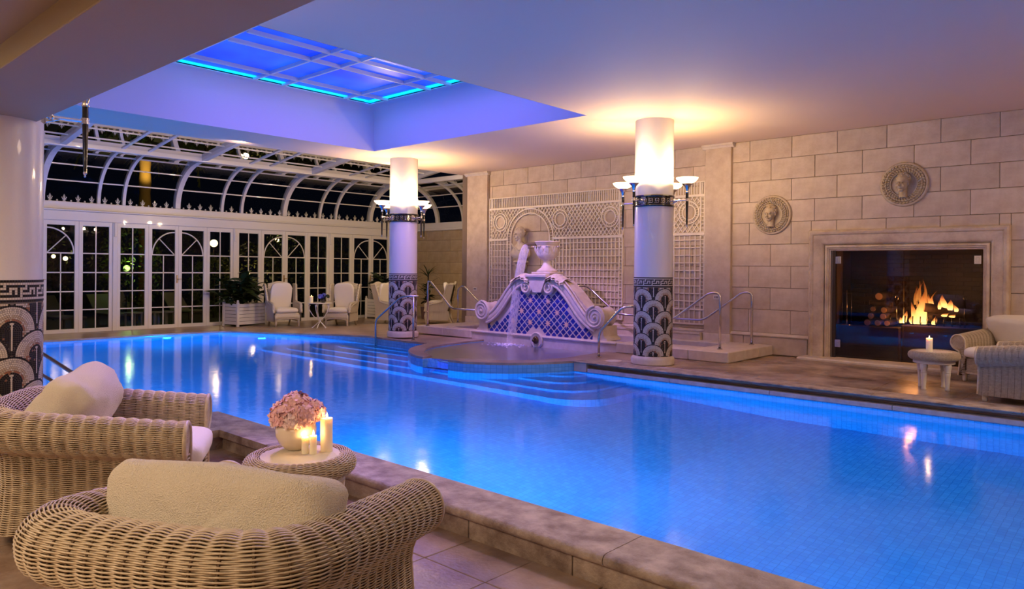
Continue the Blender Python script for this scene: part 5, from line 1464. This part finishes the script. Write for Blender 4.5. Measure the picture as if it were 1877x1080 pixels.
# local +y is the front
wing_chair((-16.95, 9.92, zd(-17)), radians(-103), 'white wing chair left of the small iron table')
wing_chair((-16.05, 11.06, zd(-16)), radians(-146), 'white wing chair right of the small iron table, turned to it')
wing_chair((-14.45, 13.05, zd(-14.5)), radians(132), 'white wing chair right of the farther column, seen from its side')
wing_chair((-15.6, 12.35, zd(-15.6)), radians(-70), 'white wing chair mostly hidden behind the farther column')
it = thing('iron_table', 'small white round iron table between the two wing chairs', 'side table', (-15.62, 10.14, zd(-15.6)))
m = MB(); m.lathe([(0, .665), (.29, .665), (.30, .655), (.29, .645), (0, .645)], 30); part('table_top', m, WHITE, it, 30)
for k in range(5):
    a = 2 * pi * k / 5 + .3; P = smoothpts([(.25 * cos(a), .25 * sin(a), .64), (.26 * cos(a), .26 * sin(a), .52), (.15 * cos(a), .15 * sin(a), .33), (.02 * cos(a), .02 * sin(a), .22), (.10 * cos(a), .10 * sin(a), .12), (.22 * cos(a), .22 * sin(a), .015), (.26 * cos(a), .26 * sin(a), .03)], 5)
    m = MB(); m.tube(P, .011, 6); m.ball((.25 * cos(a), .25 * sin(a), .60), .03, 8, (1, 1, .6)); part('leg', m, WHITE, it, True)
zt_ = zd(-15.6) + .665
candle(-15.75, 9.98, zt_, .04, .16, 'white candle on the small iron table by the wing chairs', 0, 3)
bv = thing('flower_vase', 'dark round vase of blue flowers on the small iron table', 'vase', (-15.60, 10.22, zt_))
m = MB(); m.lathe([(0, 0), (.04, 0), (.065, .03), (.07, .06), (.055, .09), (.03, .10)], 20); part('vase', m, BLACKW, bv, True)
m = MB(); rs = random.Random(4); petals(m, (-.07, -.02, .14), .07, 120, .02); petals(m, (.02, -.0, .17), .06, 60, .02); part('blossoms', m, BLUEF, bv, fix=False)
m = MB(); petals(m, (.10, .05, .15), .05, 40, .02); part('foliage', m, LEAF, bv, fix=False)

# ================================================================== PLANTERS AND PLANTS
def planter(loc, rz, w_, d_, h_, label, k=1):
    t = thing('planter_box', label, 'planter', loc, rz, 'white slatted planter boxes')
    for sx in (-1, 1):
        for sy in (-1, 1):
            m = MB(); x, y = sx * w_ / 2, sy * d_ / 2; m.bbox(x - .03, x + .03, y - .03, y + .03, 0, h_ + .03, .005); m.ball((x, y, h_ + .06), .032, 8); m.lathe([(.02, 0), (.02, .02)], 8, (x, y, h_ + .025)); part('corner_post', m, WHITE, t, 30)
    n = 6; sh = (h_ - .06) / n
    for i in range(n):
        z0 = .05 + i * sh
        for s in (-1, 1):
            m = MB(); m.bbox(-w_ / 2 + .03, w_ / 2 - .03, s * d_ / 2 - .012, s * d_ / 2 + .012, z0 + .004, z0 + sh - .004, .004); part('slat', m, WHITE, t)
            m = MB(); m.bbox(s * w_ / 2 - .012, s * w_ / 2 + .012, -d_ / 2 + .03, d_ / 2 - .03, z0 + .004, z0 + sh - .004, .004); part('slat', m, WHITE, t)
    m = MB(); m.box(-w_ / 2 + .02, w_ / 2 - .02, -d_ / 2 + .02, d_ / 2 - .02, .04, h_ - .05); part('soil', m, SOIL, t)
    return t
def leafmesh(L, wd, fold=.25, droop=.3):
    m = MB(); n = 6; vs = []
    for i in range(n + 1):
        t = i / n; hw = wd * sin(pi * min(1, t * .92 + .06)) ** .8; z = -droop * L * t * t
        vs += [(-hw, L * t, z + fold * hw), (0, L * t, z), (hw, L * t, z + fold * hw)]
    fs = []
    for i in range(n): fs += [(3 * i, 3 * i + 1, 3 * i + 4, 3 * i + 3), (3 * i + 1, 3 * i + 2, 3 * i + 5, 3 * i + 4)]
    return m.add(vs, fs)
LM = leafmesh(.26, .06).mesh('leaf', LEAF, True, fix=False); LS = leafmesh(.55, .016, .2, .35).mesh('leaf', LEAF, True, fix=False)
def bush(loc, label, stems, n, mesh, seed, z0=0, spread=.45, hgt=.9, up=.4, M2=None, group=None, scale=(.8, 1.25)):
    rs = random.Random(seed); t = thing('leafy_plant', label, 'plant', loc, group=group)
    m = MB(); tops = []
    for s in range(stems):
        a = rs.uniform(0, 2 * pi); r = rs.uniform(.1, spread); h = rs.uniform(.35, 1) * hgt * (1 - .45 * r / spread)
        P = smoothpts([(.05 * cos(a), .05 * sin(a), z0), (r * .5 * cos(a), r * .5 * sin(a), z0 + h * .5), (r * cos(a), r * sin(a), z0 + h)], 5); m.tube(P, .009, 5); tops.append(P)
    part('stems', m, LEAF, t, True)
    for i in range(n):
        P = rs.choice(tops); k = rs.uniform(.45, 1); p = P[int(k * (len(P) - 1))]
        o = link('leaf', mesh, t, p, (rs.uniform(-.2, 1.1) * up * 2, rs.uniform(-.4, .4), rs.uniform(0, 2 * pi))); s_ = rs.uniform(*scale); o.scale = (s_, s_, s_)
    return t
zp = zd(-17.8)
planter((-17.98, 9.41, zp), radians(10), .56, .88, .60, 'white slatted planter box left of the wing chairs')
bush((-17.98, 9.25, zp + .55), 'dark broad-leaved bush in the left planter box', 18, 210, LM, 5, 0, .66, 1.15, scale=(1.0, 1.5))
planter((-17.95, 13.9, zp), radians(5), .56, .88, .60, 'white slatted planter box behind the farther column')
bush((-17.95, 13.9, zp + .55), 'tall dark bush in the planter behind the farther column', 14, 130, LM, 6, 0, .50, 1.1)
def spiky(loc, label, seed, h=1.3):
    t = thing('spiky_plant', label, 'plant', loc, group='spiky potted plants by the end wall'); rs = random.Random(seed)
    m = MB(); m.lathe([(0, 0), (.17, 0), (.21, .38), (.22, .40), (.19, .40), (.0, .36)], 20); part('pot', m, mat('pot_purple_brown', (.16, .09, .09), .5), t, 30)
    m = MB(); m.tube([(0, 0, .3), (.02, 0, h)], .02, 6); part('trunk', m, LOG, t)
    for i in range(46):
        hh = h - rs.uniform(0, .12) if i < 26 else rs.uniform(.6, h - .3)
        o = link('leaf', LS, t, (.01, 0, hh), (rs.uniform(-.1, 1.15), 0, rs.uniform(0, 2 * pi))); s_ = rs.uniform(.7, 1.0); o.scale = (s_ * 1.3, s_, s_)
    for i in range(40):
        o = link('leaf', LM, t, (.0, 0, rs.uniform(.42, 1.0)), (rs.uniform(-.1, 1.0), 0, rs.uniform(0, 2 * pi)))
    return t
spiky((-16.35, 14.3, zd(-16)), 'spiky plant beside the farther column, left of two by the end wall', 1, 1.38)
spiky((-14.05, 14.2, zd(-14)), 'spiky plant by the pilaster, right of two by the end wall', 2, 1.38)

# ================================================================== NIGHT GARDEN
gz = -.3
def lampg(x, y, z, r, M_, label, e=10, col=WARM):
    t = thing('garden_lamp', label, 'lamp', (x, y, gz), group='lamps in the night garden')
    m = MB(); m.tube([(0, 0, 0), (0, 0, z - gz - r)], .02, 6); part('pole', m, BLACKW, t)
    m = MB(); m.ball((0, 0, z - gz), r, 12); part('globe', m, M_, t, True)
    lamp('garden_light', 'POINT', (x + .3, y, z + .1), e, col, .1)
def px(x, y, X): # place by column/row on the plane X (garden only; real depth)
    d = cam.matrix_world.to_3x3() @ Vector(((x - 938.5) / 1330.28, -(y - 497.72) / 1330.28, -1)); s = X / d.x; return (X, d.y * s, H + d.z * s)
for (x, y, X, r, M_, e, lb) in ((392, 446, -25, .13, LANT, 60, 'warm globe lamp seen through the plain door left of the planter'), (232, 492, -24, .10, LANTG, 40, 'greenish lamp low among the bushes, seen through a door'),
                         (120, 474, -26, .07, LANT, 14, 'small lamp seen through the leftmost arched door'), (98, 470, -26, .06, LANT, 10, 'small lamp at the left, farther one through the arched door'), (508, 440, -24, .07, LANT, 40, 'lamp glowing among leaves behind the wing chairs'), (455, 505, -23, .08, LANT, 60, 'warm lamp lighting the shrubs behind the planter')):
    p = px(x, y, X); lampg(p[0], p[1], p[2], r, M_, lb, e * .5, WARM if M_ is LANT else (.6, 1, .3))
def shrub(x, y, h, r, label, seed, M_=LEAFY, n=900):
    rs = random.Random(seed); t = thing('garden_shrub', label, 'shrub', (x, y, gz), group='shrubs in the night garden')
    m = MB()
    for i in range(n):
        a = rs.uniform(0, 2 * pi); u = rs.uniform(-1, 1); rr_ = rs.uniform(.5, 1) ** .4; s_ = sqrt(1 - u * u)
        p = Vector((r * rr_ * s_ * cos(a), r * rr_ * s_ * sin(a), h / 2 + h / 2 * rr_ * u)); q = Vector((rs.gauss(0, 1), rs.gauss(0, 1), rs.gauss(0, 1))).normalized(); w_ = q.orthogonal().normalized() * .05
        m.add([p - w_ * .6, p + q * .07, p + w_ * .6, p + q * -.07], [(0, 1, 2, 3)])
    o = part('foliage', m, M_, t, kind='stuff', fix=False); m = MB(); m.tube([(0, 0, 0), (0, 0, h * .6)], .04, 6); part('stem', m, LOG, t)
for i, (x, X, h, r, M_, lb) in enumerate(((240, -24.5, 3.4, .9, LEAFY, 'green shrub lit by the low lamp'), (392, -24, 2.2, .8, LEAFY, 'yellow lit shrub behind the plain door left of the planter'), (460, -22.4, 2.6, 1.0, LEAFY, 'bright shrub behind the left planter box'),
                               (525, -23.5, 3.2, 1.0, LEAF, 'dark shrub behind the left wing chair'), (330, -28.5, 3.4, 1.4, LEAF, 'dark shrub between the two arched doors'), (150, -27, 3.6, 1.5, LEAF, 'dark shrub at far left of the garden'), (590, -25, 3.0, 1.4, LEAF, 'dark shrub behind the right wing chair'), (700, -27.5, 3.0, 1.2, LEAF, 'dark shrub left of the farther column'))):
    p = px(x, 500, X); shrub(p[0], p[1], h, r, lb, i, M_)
pp = px(266, 300, -29)
pt_ = thing('palm_tree', 'tall palm tree with golden lit trunk seen through the glass roof', 'tree', (pp[0], pp[1], gz))
m = MB(); P = [(0, 0, k * .45) for k in range(16)]; m.tube(P, [.19 + .035 * (k % 2) for k in range(16)], 12); part('trunk', m, BARKP, pt_, 40)
fr_ = MB(); n = 12
for i in range(n):
    t = i / n; x, z = 2.6 * t, 1.0 * sin(t * 2.2) - 1.6 * t * t
    for s in (-1, 1):
        for k in (0, .5):
            tt = t + k / n; x, z = 2.6 * tt, 1.0 * sin(tt * 2.2) - 1.6 * tt * tt
            fr_.add([(x, 0, z), (x + .12, s * .5 * (1 - tt * .6), z - .25), (x + .17, s * .48 * (1 - tt * .6), z - .27), (x + .05, 0, z)], [(0, 1, 2, 3)])
fr_.tube([(2.6 * t, 0, 1.0 * sin(t * 2.2) - 1.6 * t * t) for t in [k / 10 for k in range(11)]], .02, 4)
fm_ = fr_.mesh('frond', LEAFY, fix=False)
for i in range(16): link('frond', fm_, pt_, (0, 0, 6.8), (0, random.uniform(-.5, .5), 2 * pi * i / 16 + .2))
aim(lamp('palm_light', 'SPOT', (pp[0] + 1.5, pp[1] - .3, 4.0), 330, (1, .72, .28), .1, spot=radians(70)), (pp[0], pp[1], 6.3))
def lounger(x, y, rz, label, M_=GREYW):
    t = thing('garden_lounger', label, 'sun lounger', (x, y, gz), rz, 'loungers on the dark terrace')
    m = MB(); m.bbox(-.32, .32, -.9, .3, .30, .36, .01); part('seat', m, M_, t)
    m = MB(); m.bbox(-.32, .32, 0, .75, -.02, .03, .01, T=Matrix.Translation((0, .3, .34)) @ Matrix.Rotation(radians(45), 4, 'X')); part('backrest', m, M_, t)
    for a, b in ((-.28, -.8), (.28, -.8), (-.28, .2), (.28, .2)):
        m = MB(); m.box(a - .025, a + .025, b - .025, b + .025, 0, .30); part('leg', m, M_, t)
for i, (x, lb) in enumerate(((105, 'lounger seen through the leftmost arched door'), (205, 'lounger seen through the plain door left of the first post'), (232, 'lounger seen through the plain door right of the first post'), (340, 'lounger seen through the right half of the arched doors'))):
    p = px(x, 545, (-22.3, -22.8, -25.2, -23.2)[i]); lounger(p[0], p[1], radians(100), lb)
for i, x in enumerate((245, 285, 305)):
    p = px(x, 550, -21.2); t = thing('garden_stool', ['white stool behind the plain door right of the post', 'white stool behind the left arched door leaf', 'white stool at the right edge of the left arched leaf'][i], 'stool', (p[0], p[1], gz), .3, 'white stools on the terrace')
    part('seat', MB().bbox(-.17, .17, -.17, .17, .40, .45, .01), WHITE, t)
    for a in (-.14, .14):
        for b in (-.14, .14): part('leg', MB().box(a - .02, a + .02, b - .02, b + .02, 0, .4), WHITE, t)
